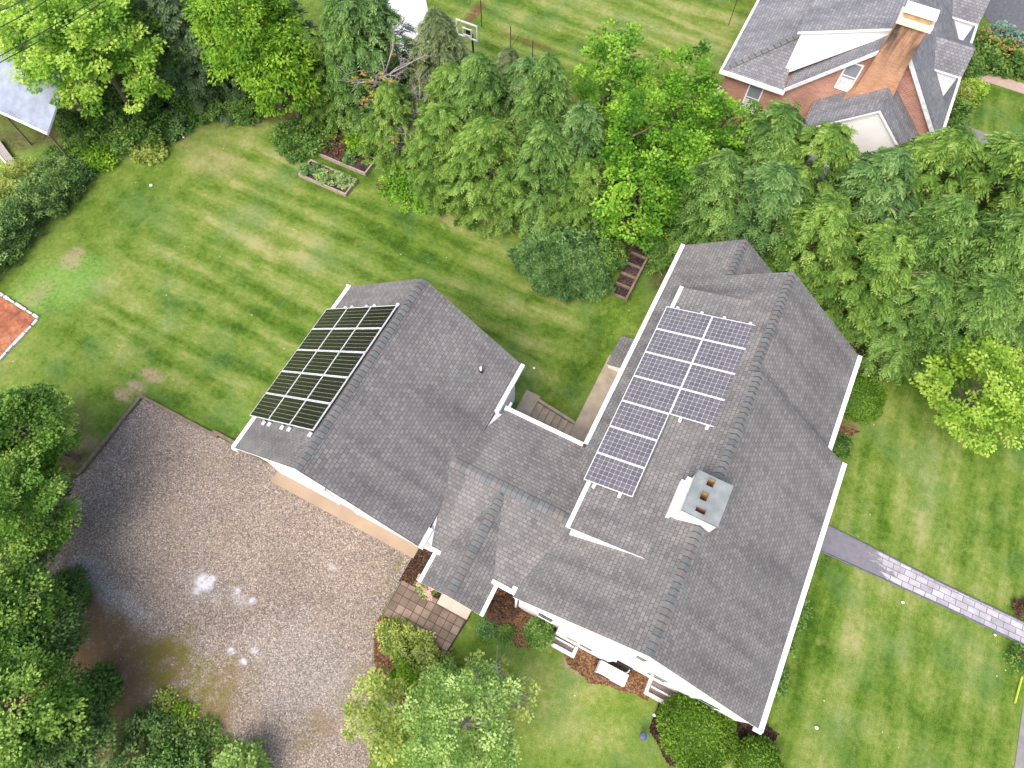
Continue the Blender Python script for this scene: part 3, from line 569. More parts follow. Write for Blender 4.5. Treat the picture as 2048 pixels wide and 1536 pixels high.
def gutter(x0, y0, x1, y1, z0, z1, parent, o, name='gutter'):
    mb = MB(); mb.box(x0, y0, z0, x1, y1, z1, skip='t'); t = .022
    # rolled rim with a shallow trough below it
    mb.box(x0, y0, z1, x1, y1, z1 + .004, skip='b'); 
    if x1 - x0 < y1 - y0:
        mb.box(x0, y0, z1 + .004, x0 + t, y1, z1 + .018); mb.box(x1 - t, y0, z1 + .004, x1, y1, z1 + .018)
    else:
        mb.box(x0, y0, z1 + .004, x1, y0 + t, z1 + .018); mb.box(x0, y1 - t, z1 + .004, x1, y1, z1 + .018)
    mb.v = [(v[0] - o[0], v[1] - o[1], v[2] - o[2]) for v in mb.v]; return mb.build(name, M['white'], parent)
gutter(-.04, 5.75, .11, yC, 2.92, 3.09, house, O)
gutter(-.04, .08, .11, .32, 2.92, 3.09, house, O)
gutter(wA - .11, -.05, wA + .04, yA + .02, zr(a3, wA) - .06, zr(a3, wA) + .10, house, O)
gutter(wB - .11, yA + .02, wB + .04, yB, zr(a2, wB) - .06, zr(a2, wB) + .10, house, O)
mb = MB(); mb.box(wA - .2, -.10, zr(a3, wA) - .1, wA + .04, -.0, zr(a3, wA) + .02); sub(mb, 'fascia_return', M['white'])
# shed dormer
dx0, dz0, ds, dy0, dy1 = .701, 4.662, .35, 2.441, 12.111; zd = lambda x: dz0 + ds * (x - dx0)
dX = 3.096
mb = MB(); mb.prism_y([(.86, zl(.86) - .1), (2.95, zl(2.95) - .1), (2.95, zd(2.95) - .13), (.86, zd(.86) - .13)], dy0 + .015, dy1 - .1); dorm = sub(mb, 'dormer', M['siding'])
mb = MB(); roof_plane(mb, [(dx0 + .08, dy0, zd(dx0 + .08) + .02), (dX + .03, dy0, zd(dX) + .035), (dX + .03, dy1, zd(dX) + .035), (dx0 + .08, dy1, zd(dx0 + .08) + .02)], 'Y', th=.13)
sub(mb, 'dormer_roof', [M['shingle'], M['white']])
gutter(dx0 - .04, dy0, dx0 + .09, dy1, dz0 - .1, dz0 + .07, house, O)
# chimney
mb = MB(); cx0, cx1, cy0, cy1 = 3.37, 4.43, 3.83, 5.13; ct = 6.74
mb.box(cx0 + .03, cy0 + .005, 5.3, cx1 - .03, cy1 - .03, ct, skip='t'); ch = sub(mb, 'chimney', M['siding'])
mb = MB(); mb.box(cx0 - .2, cy0 - .02, 5.4, cx0 - .1, cy1 - .12, 5.86); mb.box(cx0 - .1, cy0 + .03, 5.4, cx0 + .03, cy1 - .03, 6.05); sub(mb, 'chimney_flashing', M['white'])
holes = [(3.72, 4.80, 3.92, 5.03), (3.69, 4.34, 3.89, 4.58), (3.70, 3.97, 3.98, 4.10)]
mb = MB(); X_ = sorted({cx0, cx1, *[h[0] for h in holes], *[h[2] for h in holes]}); Y_ = sorted({cy0, cy1, *[h[1] for h in holes], *[h[3] for h in holes]}); zt = 6.82
for i in range(len(X_) - 1):
    for j in range(len(Y_) - 1):
        xm, ym = (X_[i] + X_[i + 1]) / 2, (Y_[j] + Y_[j + 1]) / 2
        if any(h[0] < xm < h[2] and h[1] < ym < h[3] for h in holes): continue
        mb.face([(X_[i], Y_[j], zt), (X_[i + 1], Y_[j], zt), (X_[i + 1], Y_[j + 1], zt), (X_[i], Y_[j + 1], zt)])
for a_, b_ in (((cx0, cy0), (cx1, cy0)), ((cx1, cy0), (cx1, cy1)), ((cx1, cy1), (cx0, cy1)), ((cx0, cy1), (cx0, cy0))):
    mb.face([(a_[0], a_[1], ct - .02), (b_[0], b_[1], ct - .02), (b_[0], b_[1], zt), (a_[0], a_[1], zt)])
capo = sub(mb, 'chimney_cap', M['capmetal'])
for i, h in enumerate(holes):
    mb = MB(); q = .018
    mb.box(h[0] - q, h[1] - q, zt, h[2] + q, h[1], zt + .03, 1); mb.box(h[0] - q, h[3], zt, h[2] + q, h[3] + q, zt + .03, 1); mb.box(h[0] - q, h[1], zt, h[0], h[3], zt + .03, 1); mb.box(h[2], h[1], zt, h[2] + q, h[3], zt + .03, 1)
    zb = zt - .75
    P4 = [(h[0], h[1]), (h[2], h[1]), (h[2], h[3]), (h[0], h[3])]
    for k in range(4):
        A, B = P4[k], P4[(k + 1) % 4]; mb.face([(A[0], A[1], zt + .03), (B[0], B[1], zt + .03), (B[0], B[1], zb), (A[0], A[1], zb)], 0)
    mb.face([(x, y, zb) for x, y in P4], 2)
    sub(mb, 'flue', [M['terrared'] if i == 2 else M['terracotta'], M['capmetal'], M['dark']], capo)
# front wall features
for (x0, x1, z0, z1) in ((1.05, 1.55, 1.0, 2.35), (5.0, 5.6, 1.0, 2.4), (6.6, 7.3, 1.0, 2.4), (2.66, 3.2, 2.75, 3.9)):
    mbp = window_y(None, x0 - 4, x1 - 4, z0, z1, .05 - 7, muntin=False); mbp.parent = house
w1 = window_y(None, 3.55 - 4, 4.35 - 4, 3.9, 4.9, .05 - 7, muntin=False); w1.parent = house
mb = MB(); mb.prism_y([(1.84, 0), (3.84, 0), (3.84, 2.35), (1.84, 2.35)], -.17, .05)
bay = sub(mb, 'bay', M['siding']); mb = MB(); roof_plane(mb, [(1.82, -.20, 2.37), (3.86, -.20, 2.37), (3.86, .05, 2.55), (1.82, .05, 2.55)], 'X', .05); sub(mb, 'bay_roof', [M['white'], M['white']], bay)
b = window_y(None, 2.2 - 4, 3.1 - 4, .9, 2.0, -.17 - 7, muntin=False); b.parent = bay; b.name = 'window'
mb = MB(); mb.box(3.9, -.06, .02, 4.72, .05, .30); sub(mb, 'basement_window', M['darkroom'])
mb = MB(); mb.tube([(-.0, .16, 3.0), (.1, .10, 2.8), (.22, .02, 2.7), (.22, .02, .1)], .045, 6); sub(mb, 'downspout', M['white'])
# cellar hatch roof on the left side (small shingled lean-to beside the walkway)
r = empty('cellar_hatch', (-.3, 11.2, -.62), 'small shingle roofed cellar hatch beside the concrete walkway', 'hatch')
mb = MB(); mb.prism_y([(-.42, 0), (.6, 0), (.6, .75), (-.42, .42)], -.6, .75); mb.build('wall', M['siding'], r)
mb = MB(); roof_plane(mb, [(-.50, -.7, .43), (.6, -.7, .80), (.6, .85, .80), (-.50, .85, .43)], 'Y', .05); mb.build('roof', [M['shingle'], M['white']], r)

# ================================================================ BREEZEWAY + ENTRY
bz = empty('breezeway', (-1.6, 2.9, 0), 'low shingled breezeway with front entry gable joining garage and house', 'breezeway'); OB = (-1.6, 2.9, 0); OBn = np.array(OB)
sb = .24; ys0, yn0, yr = .10, 5.68, 2.89; zs = lambda y: 3 + sb * (y - ys0); zn = lambda y: 3 + sb * (yn0 - y); zrb = zs(yr)
# main valley: x where main slope equals breezeway plane
xv = lambda z: (z - 3) / sM
gs, gz, gx0, gx2, gy0, gy1 = .841, 3.25, -10.73, -3.198, -.025, 7.31; gxr = (gx0 + gx2) / 2; gzr = gz + gs * (gxr - gx0); zgr = lambda x: gzr - gs * (x - gxr); zgl = lambda x: gz + gs * (x - gx0)
xg = lambda z: gxr + (gzr - z) / gs
et = .03
mb = MB()
roof_plane(mb, [(xg(3.0) - .1, ys0 + .08, zs(ys0 + .08)), (xv(3.0) + .1, ys0 + .08, zs(ys0 + .08)), (xv(zrb) + .15, yr, zrb), (xg(zrb) - .1, yr, zrb)], 'X', skirt=False)
roof_plane(mb, [(xg(zrb) - .1, yr, zrb), (xv(zrb) + .15, yr, zrb), (xv(3.0) + .1, yn0 - .08, zn(yn0 - .08)), (xg(3.0) - .1, yn0 - .08, zn(yn0 - .08))], 'X', skirt=False)
br = sub(mb, 'roof', [M['shingle'], M['white']], bz, OB)
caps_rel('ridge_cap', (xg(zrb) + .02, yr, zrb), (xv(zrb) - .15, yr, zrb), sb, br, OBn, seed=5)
mb = MB(); mb.prism_x([(.45, -.2), (.45, zs(.45) - .04), (yr, zrb - .04), (5.35, zn(5.35) - .04), (5.35, -.2)], -3.5, .29)
sub(mb, 'wall', M['siding'], bz, OB)
gutter(-3.06, ys0 - .03, -2.62, ys0 + .1, 2.88, 3.05, bz, OB)
gutter(-.72, ys0 - .03, .02, ys0 + .1, 2.88, 3.05, bz, OB)
gutter(-3.1, yn0 - .1, -.04, yn0 + .04, 2.88, 3.05, bz, OB)
ez, exr, es, ex0, ex1, ey = 3.62, -1.67, .65, -2.83, -.51, -.95
yv = lambda z: ys0 + (z - 3) / sb
zel = lambda x: ez - es * abs(x - exr)
mb = MB(); yb_ = min(yv(ez), yr - .05)
def evalley(x): return max(ys0 + .1, ys0 + (zel(x) - 3) / sb)
xl = exr - (ez - 3) / es; xr_ = exr + (ez - 3) / es
roof_plane(mb, [(ex0 + .08, ey, zel(ex0 + .08) + et), (exr, ey, ez + et), (exr, yb_, ez + et), (xl, ys0 + .12, 3 + et + .0), (ex0 + .08, ys0 - .03, zel(ex0 + .08) + et)], 'Y', th=.1)
roof_plane(mb, [(exr, ey, ez + et), (ex1 - .08, ey, zel(ex1 - .08) + et), (ex1 - .08, ys0 - .03, zel(ex1 - .08) + et), (xr_, ys0 + .12, 3 + et), (exr, yb_, ez + et)], 'Y', th=.1)
er = sub(mb, 'entry_roof', [M['shingle'], M['white']], bz, OB)
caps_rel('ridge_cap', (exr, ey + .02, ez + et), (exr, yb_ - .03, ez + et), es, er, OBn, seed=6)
gutter(ex0 - .03, ey, ex0 + .09, ys0 - .04, zel(ex0) - .1, zel(ex0) + .1, bz, OB)
gutter(ex1 - .09, ey, ex1 + .03, ys0 - .04, zel(ex1) - .1, zel(ex1) + .1, bz, OB)
mb = MB(); mb.prism_y([(-2.6, 0), (-.74, 0), (-.74, zel(-.74) - .1), (exr, ez - .1), (-2.6, zel(-2.6) - .1)], -.62, .44); sub(mb, 'entry_wall', M['siding'], bz, OB)
mb = MB(); mb.box(-2.1, -.66, .15, -1.2, -.625, 2.2); dr = sub(mb, 'door', M['whitedirty'], bz, OB)
mb = MB(); mb.tube([(-1.3, -.67, 1.15), (-1.3, -.72, 1.15)], .03, 8); sub(mb, 'handle', M['dark'], dr, OB)
mb = MB(); mb.box(-2.36, -1.16, 0, -1.14, -.62, .15); sub(mb, 'doorstep', M['slab'], bz, OB)
mb = MB(); mb.tube([(-3.0, 5.72, 2.95), (-3.02, 5.95, 2.85), (-3.06, 5.9, 2.6), (-3.1, 5.6, 2.4), (-3.1, 5.6, .1)], .055, 8); sub(mb, 'downspout', M['white'], bz, OB)

# ================================================================ GARAGE
gr = empty('garage', (-7, 3.6, 0), 'white garage with grey gable roof carrying black solar panels', 'garage'); OG = (-7, 3.6, 0); OGn = np.array(OG)
mb = MB(); mb.prism_y([(gx0 + .3, 0), (gx2 - .28, 0), (gx2 - .28, zgr(gx2 - .28) - g - .02), (gxr, gzr - g), (gx0 + .3, zgl(gx0 + .3) - g)], .32, gy1 - .12)
mb.prism_y([(gx0 + .05, gz - .12), (gx0 + .3, gz - .12), (gx0 + .3, zgl(gx0 + .3) - .125), (gx0 + .05, zgl(gx0 + .05) - .125)], .1, .32)
sub(mb, 'wall', M['siding'], gr, OG)
mb = MB()
roof_plane(mb, [(gx0 + .1, gy0, zgl(gx0 + .1)), (gxr, gy0, gzr), (gxr, gy1, gzr), (gx0 + .1, gy1, zgl(gx0 + .1))], 'Y')
roof_plane(mb, [(gxr, gy0, gzr), (gx2 - .1, gy0, zgr(gx2 - .1)), (gx2 - .1, gy1, zgr(gx2 - .1)), (gxr, gy1, gzr)], 'Y', trim=2)
groof = sub(mb, 'roof', [M['shingle'], M['white'], M['darkroom']], gr, OG)
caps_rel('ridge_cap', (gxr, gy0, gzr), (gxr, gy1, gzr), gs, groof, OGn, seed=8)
gutter(gx0 - .02, gy0 - .02, gx0 + .11, gy1, gz - .08, gz + .10, gr, OG)
gutter(gx2 - .11, gy0 - .02, gx2 + .03, .66, gz - .08, gz + .10, gr, OG)
gutter(gx2 - .11, 5.25, gx2 + .03, gy1 + .03, gz - .08, gz + .10, gr, OG)
mb = MB(); mb.box(gx2 - .15, .6, 2.7, gx2 - .101, 5.3, 3.3); sub(mb, 'dark_gap_strip', M['darkroom'], gr, OG)  # dark strip added over the white wall in the eave gap
mb = MB(); mb.tube([(gx0 + .02, gy1 + .0, gz), (gx0 - .12, gy1 + .02, gz - .05), (gx0 - .2, gy1 - .05, gz - .3), (gx0 + .2, gy1 - .1, gz - .6), (gx0 + .2, gy1 - .1, .1)], .05, 8); sub(mb, 'downspout', M['white'], gr, OG)
mb = MB(); mb.box(gx0 - .02, gy0 - .06, gz - .1, gx0 + .2, gy0 - .02, gz + .05); sub(mb, 'fascia_return', M['white'], gr, OG)
for (xa, xb) in ((-10.05, -7.55), (-6.6, -4.1)):
    mb = MB(); mb.box(xa, .27, .05, xb, .315, 2.2)
    dd = sub(mb, 'garage_door', M['white'], gr, OG)
    mb = MB(); mb.box(xa - .1, .25, .05, xa, .32, 2.3); mb.box(xb, .25, .05, xb + .1, .32, 2.3); mb.box(xa - .1, .2, 2.2, xb + .1, .32, 2.34); sub(mb, 'door_trim', M['white'], dd, OG)
mb = MB(); mb.box(-7.3, .28, 3.9, -6.6, .315, 4.8); vt = sub(mb, 'window', M['glass'], gr, OG)
mb = MB(); mb.box(-7.38, .30, 3.82, -6.52, .33, 3.9); sub(mb, 'window_sill', M['white'], vt, OG)
mb = MB(); vx, vy = -4.27, 6.1; vz = zgr(vx); mb.tube([(vx, vy, vz - .1), (vx, vy, vz + .05)], [.10, .07], 10, 1); mb.tube([(vx, vy, vz), (vx, vy, vz + .25)], .04, 10); sub(mb, 'vent_pipe', [M['white'], M['dark']], gr, OG)

# ================================================================ SOLAR PANELS
def make_panel(W, H, cellm, group):
    r = bpy.data.objects.new('solar_panel', None); COL.objects.link(r); r.empty_display_size = .2
    fw = .022; mb = MB(); z0, z1 = 0., .04
    mb.box(0, 0, z0, W, fw, z1); mb.box(0, H - fw, z0, W, H, z1); mb.box(0, fw, z0, fw, H - fw, z1); mb.box(W - fw, fw, z0, W, H - fw, z1); mb.build('frame', M['alu'], r)
    mb = MB(); a = fw; P4 = [(a, a, z1 - .006), (W - a, a, z1 - .006), (W - a, H - a, z1 - .006), (a, H - a, z1 - .006)]
    mb.face(P4, 0, [(0, 0), (1, 0), (1, 1), (0, 1)]); mb.face([(p[0], p[1], .005) for p in P4[::-1]], 0, [(0, 0)] * 4); mb.build('cells', cellm, r); r['group'] = group; return r
def dup(r):
    c = r.copy(); COL.objects.link(c)
    for k in r.children: q = k.copy(); COL.objects.link(q); q.parent = c
    return c
ordw = ['lowest', 'second', 'third', 'fourth', 'fifth', 'sixth', 'seventh']
px_, py_, pw, ph, gp = .554, 4.009, 1.65, .992, .02; ang = math.atan(ds)
p0 = make_panel(pw, ph, M['cells_skygrey'], 'grey solar panels on the house dormer roof'); first = True
for c in range(2):
    for k in (range(7) if c == 0 else range(3, 7)):
        o = p0 if first else dup(p0); first = False
        x = px_ + c * pw * math.cos(ang) * 1.006; o.location = (x, py_ + k * (ph + gp), zd(x) + .12); o.rotation_euler = (0, -ang, 0)
        n = k if c == 0 else k - 3; col = 'gutter side column' if c == 0 else 'ridge side column'
        tag(o, f'grey solar panel on the house, {ordw[n]} from the chimney end of the {col}' if n else f'grey solar panel on the house, nearest the chimney end in the {col}', 'solar panel')
angg = math.atan(gs); gw, gh = 1.595, .955; p1 = make_panel(gw, gh, M['cells_black'], 'black solar panels on the garage roof'); first = True
rown = ['nearest the gravel', 'second up from the gravel', 'in the middle row', 'second down from the lawn end', 'nearest the lawn end']; coln = ['gutter side column', 'middle column', 'ridge side column']
for c in range(3):
    for k in range(5):
        o = p1 if first else dup(p1); first = False
        x = -10.92 + c * (gw + .022) * math.cos(angg); o.location = (x, 1.2 + k * (gh + .022), zgl(x) + .13); o.rotation_euler = (0, -angg, 0)
        tag(o, f'black solar panel on the garage, {rown[k]}, {coln[c]}', 'solar panel')
def rail(x, y0, y1, zf, an, label, group):
    r = empty('mounting_rail', (x, y0, zf), label, 'rail', group); r.rotation_euler = (0, -an, 0)
    mb = MB(); mb.box(-.02, 0, -.05, .02, y1 - y0, -.006); mb.build('bar', M['dark'], r)
    for yy in (0, y1 - y0):
        mb = MB(); mb.box(-.045, yy - .09, -.07, .045, yy + .05, .0); mb.build('end_cap', M['acwhite'], r)
for i, (c, f_) in enumerate(((0, .38), (0, 1.25), (1, .38), (1, 1.25))):
    x = px_ + (c * pw + f_) * math.cos(ang); y0 = py_ - .05 if c == 0 else py_ + 3 * (ph + gp) - .05
    rail(x, y0, py_ + 7 * (ph + gp) + .04, zd(x) + .12, ang, ['lower', 'upper'][i % 2] + ' mounting rail under the ' + ['gutter side', 'ridge side'][c] + ' panels of the house', 'mounting rails on the house')
for i, f_ in enumerate((1.25, 1.72, 2.72, 3.25, 4.70)):
    x = -10.92 + f_ * math.cos(angg); rail(x, 1.10, 1.2 + 5 * (gh + .022) + .06, zgl(x) + .13, angg, ['lowest', 'second lowest', 'middle', 'second highest', 'highest'][i] + ' mounting rail sticking out under the black garage panels', 'mounting rails on the garage')

# ================================================================ NEIGHBOUR HOUSE
nh = empty('brick_house', (4, 29, 0), 'red brick neighbour house with grey roofs and tall brick chimney', 'house'); ON = (4, 29, 0)
NY = 25.25; nxr = 4.45; nex0, nex1 = 1.05, 7.95; nz = 3.28; nsl = 1.09; nzr = nz + nsl * (nxr - nex0); NB = 44.
zL = lambda x: nz + nsl * (x - nex0); zR = lambda x: nzr - nsl * (x - nxr)
mb = MB(); mb.prism_y([(1.15, -.3), (7.75, -.3), (7.75, zR(7.75) - .13), (nxr, nzr - .13), (1.15, zL(1.15) - .13)], NY, NB); mb.box(-1.65, NY + .0, -.3, 1.15, NB, 3.15); sub(mb, 'wall', M['brick'], nh, ON)
mb = MB(); yf = NY - .15
roof_plane(mb, [(nex0, yf, nz), (nxr, yf, nzr), (nxr, NB, nzr), (nex0, NB, nz)], 'Y')
roof_plane(mb, [(nxr, yf, nzr), (nex1, yf, zR(nex1)), (nex1, NB, zR(nex1)), (nxr, NB, nzr)], 'Y')
sub(mb, 'roof', [M['nshingle'], M['white']], nh, ON)
mb = MB(); hx, hy, hz = .66, yf + 2.45, 4.12    # left wing hip roof
roof_plane(mb, [(-1.85, yf - .1, 3.2), (1.02, yf - .1, 3.2), (1.0, yf + .1, 3.28), (.68, hy - .0, hz)], 'X', th=.14)
roof_plane(mb, [(-1.85, yf - .1, 3.2), (.68, hy, hz), (.68, NB, hz), (-1.85, NB, 3.2)], 'Y', th=.14)
sub(mb, 'wing_roof', [M['nshingle'], M['white']], nh, ON)
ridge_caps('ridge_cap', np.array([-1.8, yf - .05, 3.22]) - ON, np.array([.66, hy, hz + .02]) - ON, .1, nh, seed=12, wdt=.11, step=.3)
mb = MB(); mb.box(-1.95, yf - .2, 3.08, 1.12, yf - .08, 3.24); mb.box(-1.95, yf - .08, 3.08, -1.85, NB, 3.24); sub(mb, 'gutter', M['white'], nh, ON)
mb = MB(); mb.box(nex1, yf, zR(nex1) - .14, nex1 + .11, NB, zR(nex1) + .02); sub(mb, 'gutter', M['white'], nh, ON)
mb = MB(); bd = .2    # white rake boards
mb.prism_y([(nex0 - .02, nz - .2), (nxr, nzr - .2), (nxr, nzr + .01), (nex0 - .02, nz + .01)], yf - .06, yf - .002); mb.prism_y([(nxr, nzr - .2), (nex1 + .05, zR(nex1) - .24), (nex1 + .05, zR(nex1) - .02), (nxr, nzr + .01)], yf - .06, yf - .002)
sub(mb, 'rake_board', M['whitedirty'], nh, ON)
# left shed dormer (full length) with white cheek
dYn = 26.0; dzn = 5.45; dsn = (nzr - .03 - dzn) / (nxr - .66); zD = lambda x: dzn + dsn * (x - .66)
mb = MB(); mb.prism_y([(.7, 3.2), (nxr - .05, zL(nxr - .05) - .1), (nxr - .05, zD(nxr - .05) - .1), (.7, zD(.7) - .1)], dYn, NB - .2); sub(mb, 'dormer', M['siding'], nh, ON)
mb = MB(); roof_plane(mb, [(.55, dYn - .1, zD(.55)), (nxr, dYn - .1, zD(nxr)), (nxr, NB, zD(nxr)), (.55, NB, zD(.55))], 'Y', th=.12); sub(mb, 'dormer_roof', [M['nshingle'], M['white']], nh, ON)
# right gable dormers
for k in range(3):
    y0 = 27.2 + 3.65 * k; dz = 4.93; xr1 = 7.5
    mb = MB(); mb.prism_x([(y0, 3.4), (y0, dz), (y0 + 1.05, dz + .5), (y0 + 2.1, dz), (y0 + 2.1, 3.4)], nxr + .9, xr1 - .12); dn = sub(mb, 'dormer', M['siding'], nh, ON)
    mb = MB(); xi = nxr + (nzr - dz) / nsl; xi2 = nxr + (nzr - dz - .5) / nsl
    roof_plane(mb, [(xi - .1, y0 - .12, dz - .03), (xr1, y0 - .12, dz - .03), (xr1, y0 + 1.05, dz + .52), (xi2 - .1, y0 + 1.05, dz + .52)], 'X', th=.08)
    roof_plane(mb, [(xi2 - .1, y0 + 1.05, dz + .52), (xr1, y0 + 1.05, dz + .52), (xr1, y0 + 2.2, dz - .03), (xi - .1, y0 + 2.2, dz - .03)], 'X', th=.08)
    sub(mb, 'dormer_roof', [M['nshingle'], M['white']], dn, ON)
# chimney
mb = MB(); mb.prism_y([(3.3, -.3), (5.25, -.3), (5.2, 4.9), (5.02, 6.1), (4.95, 7.75), (3.85, 7.75), (3.8, 6.5), (3.72, 4.6), (3.3, 3.4)], NY - .5, NY + .1); chn = sub(mb, 'chimney', M['brick_ch'], nh, ON)
mb = MB(); mb.box(3.75, NY - .6, 7.75, 5.05, NY + .2, 7.92); sub(mb, 'chimney_cap', M['cream'], chn, ON)
mb = MB(); mb.box(3.9, NY - .42, 7.92, 4.9, NY + .05, 8.12); sub(mb, 'chimney_pot', M['terracotta'], chn, ON)
mb = MB(); mb.box(3.8, NY - .5, 8.16, 5.0, NY + .12, 8.22); sub(mb, 'chimney_cover', M['white'], chn, ON)
for (x0, x1, z0, z1) in ((-.42, .16, 1.45, 2.85), (3.0, 3.55, 4.1, 5.3)):
    wn = window_y(None, x0 - 4, x1 - 4, z0, z1, NY - 29); wn.parent = nh; wn.children[0].data.materials[0] = M['glass_reflect_tint']
    mb = MB(); mb.box(x0 - 4, NY - 29 - .018, z0, x1 - 4, NY - 29 - .012, z0 + (z1 - z0) * .42); mb.build('blind', M['whitedirty'], wn)
# sunroom
nsx0, nsx1, nsr, nsz = 2.46, 7.25, 4.86, 3.08; nsf = 23.3; ss = .87; nszr = nsz + ss * (nsr - nsx0)
mb = MB(); mb.prism_y([(nsx0 + .15, -.3), (nsx1 - .15, -.3), (nsx1 - .15, nsz), (nsr, nszr - .12), (nsx0 + .15, nsz)], nsf + .12, NY - .0)
sun = sub(mb, 'sunroom', M['siding'], nh, ON)
mb = MB(); roof_plane(mb, [(nsx0, nsf, nsz), (nsr, nsf, nszr), (nsr, NY - .01, nszr), (nsx0, NY - .01, nsz)], 'Y'); roof_plane(mb, [(nsr, nsf, nszr), (nsx1, nsf, nszr - ss * (nsx1 - nsr)), (nsx1, NY - .01, nszr - ss * (nsx1 - nsr)), (nsr, NY - .01, nszr)], 'Y')
sub(mb, 'sunroom_roof', [M['nshingle'], M['white']], sun, ON)
mb = MB(); mb.box(-1.9, NY + .6, .6, -1.68, NY + 1.1, 1.3); sub(mb, 'meter_box', M['whitedirty'], nh, ON)

# ================================================================ SHED (left), ramp
sh = empty('shed', (-30, 9.6, 0), 'open fronted shed with blue grey slate roof under the bright maple', 'shed'); OS = (-30, 9.6, 0)
mb = MB(); roof_plane(mb, [(-36, 8.28, 2.5), (-27.62, 8.28, 2.5), (-27.62, 9.9, 3.4), (-28.0, 10.6, 3.75), (-36, 10.6, 3.75)], 'X', th=.1); sub(mb, 'roof', [M['sshingle'], M['whitedirty']], sh, OS)
mb = MB(); mb.box(-36, 10.5, 0, -28.1, 10.62, 3.6);  sub(mb, 'wall', M['timber'], sh, OS)
mb = MB(); mb.box(-36, 8.2, 2.42, -27.6, 8.27, 2.53); sub(mb, 'gutter', M['white'], sh, OS)
for x in (-28.2, -31, -34):
    mb = MB(); mb.box(x - .04, 8.44, 0, x + .04, 8.52, 2.45); sub(mb, 'post', M['timber'], sh, OS)
ra, rb = np.array([-32.6, 7.55]), np.array([-29.75, 6.55]); dv = (rb - ra) / np.linalg.norm(rb - ra); nv = np.array([-dv[1], dv[0]])
mb = MB(); mb.prism([tuple(ra - nv * .0), tuple(rb - nv * .0), tuple(rb + nv * .3), tuple(ra + nv * .42)], 0, .25, 0); mb.prism([tuple(ra - nv * .07), tuple(rb - nv * .07), tuple(rb - nv * .002), tuple(ra - nv * .002)], 0, .3, 1)
tag(mb.build('timber_ramp', [M['barkgrey'], M['white']]), 'grey timber ramp with a white edge between shed and hedge', 'ramp')

# ================================================================ SMALL THINGS
ac = empty('heat_pump', (4.1, -.44, 0), 'white outdoor heat pump unit on the lawn edge by the front wall', 'heat pump')
mb = MB(); mb.box(-.5, -.2, .08, .5, .2, .76); bodyo = mb.build('casing', M['acwhite'], ac)
bv = bodyo.modifiers.new('bevel', 'BEVEL'); bv.width = .05; bv.segments = 3
mb = MB()
for k in range(7): mb.tube([(-.2 + .24 * math.cos(a_), -.205, .42 + .24 * math.sin(a_)) for a_ in [2 * PI * q / 20 for q in range(21)]], .004 , 4) if k == 0 else mb.tube([(-.2 + .035 * k * math.cos(a_), -.206, .42 + .035 * k * math.sin(a_)) for a_ in [2 * PI * q / 16 for q in range(17)]], .004, 4)
mb.build('fan_grille', M['dark'], ac)
for x in (-.35, .35):
    mb = MB(); mb.box(x - .04, -.22, 0, x + .04, .22, .08); mb.build('foot', M['dark'], ac)
mb = MB(); mb.tube([(.42, .2, .3), (.5, .3, .35), (.55, .45, .25), (.5, .5, .1)], .02, 6); mb.build('hose', M['acwhite'], ac)
def yard_light(x, y, label):
    r = empty('garden_light', (x, y, 0), label, 'garden light', 'blue grey garden lights on the front lawn'); mb = MB(); mb.tube([(0, 0, 0), (0, 0, .35)], .02, 6); mb.build('stake', M['dark'], r)
    mb = MB(); mb.tube([(0, 0, .30), (0, 0, .36), (0, 0, .44), (0, 0, .47)], [.10, .14, .12, .05], 8); mb.build('lamp_head', M['bluegrey'], r)
yard_light(.46, -2.04, 'blue grey garden light on the lawn near the leafy dogwood'); yard_light(5.8, -1.7, 'blue grey garden light on the lawn beside the large round yew')
hp = empty('basketball_hoop', (-13.9, 22.5, 0), 'basketball hoop with clear grey framed backboard beyond the hemlocks', 'basketball hoop')
mb = MB(); mb.tube([(0, .5, 0), (0, .45, 2.2), (0, .1, 2.6)], .05, 8); mb.build('pole', M['dark'], hp)
bb = MB(); W2, z0, z1 = .58, 2.3, 3.15
for q in ((-W2, z0, W2, z0 + .06), (-W2, z1 - .06, W2, z1), (-W2, z0 + .06, -W2 + .06, z1 - .06), (W2 - .06, z0 + .06, W2, z1 - .06), (-.25, z0 + .12, .25, z0 + .16), (-.25, z0 + .48, .25, z0 + .52), (-.25, z0 + .16, -.21, z0 + .48), (.21, z0 + .16, .25, z0 + .48)): bb.box(q[0], -.03, q[1], q[2], .03, q[3])
bo = bb.build('backboard', M['alu'], hp); mb = MB(); mb.tube([(.0 + .22 * math.cos(a_), -.27 + .22 * math.sin(a_), z0 + .1) for a_ in [2 * PI * q / 20 for q in range(21)]], .012, 5); mb.build('rim', M['terrared'], hp)
mb = MB(); mb.box(-.1, .03, z0 + .1, .1, .12, z0 + .5); mb.build('bracket', M['dark'], hp)
bl = empty('water_butt', (-12.2, 22.9, 0), 'blue rain barrel with white lid showing above the hemlocks', 'barrel')
mb = MB(); mb.tube([(0, 0, 0), (0, 0, .1), (0, 0, .55), (0, 0, 1.0), (0, 0, 1.1)], [.26, .3, .34, .3, .27], 16); mb.build('drum', M['blue'], bl); mb = MB(); mb.tube([(.05, .08, 1.1), (.05, .08, 1.14)], [.24, .2], 16); mb.build('lid', M['white'], bl)
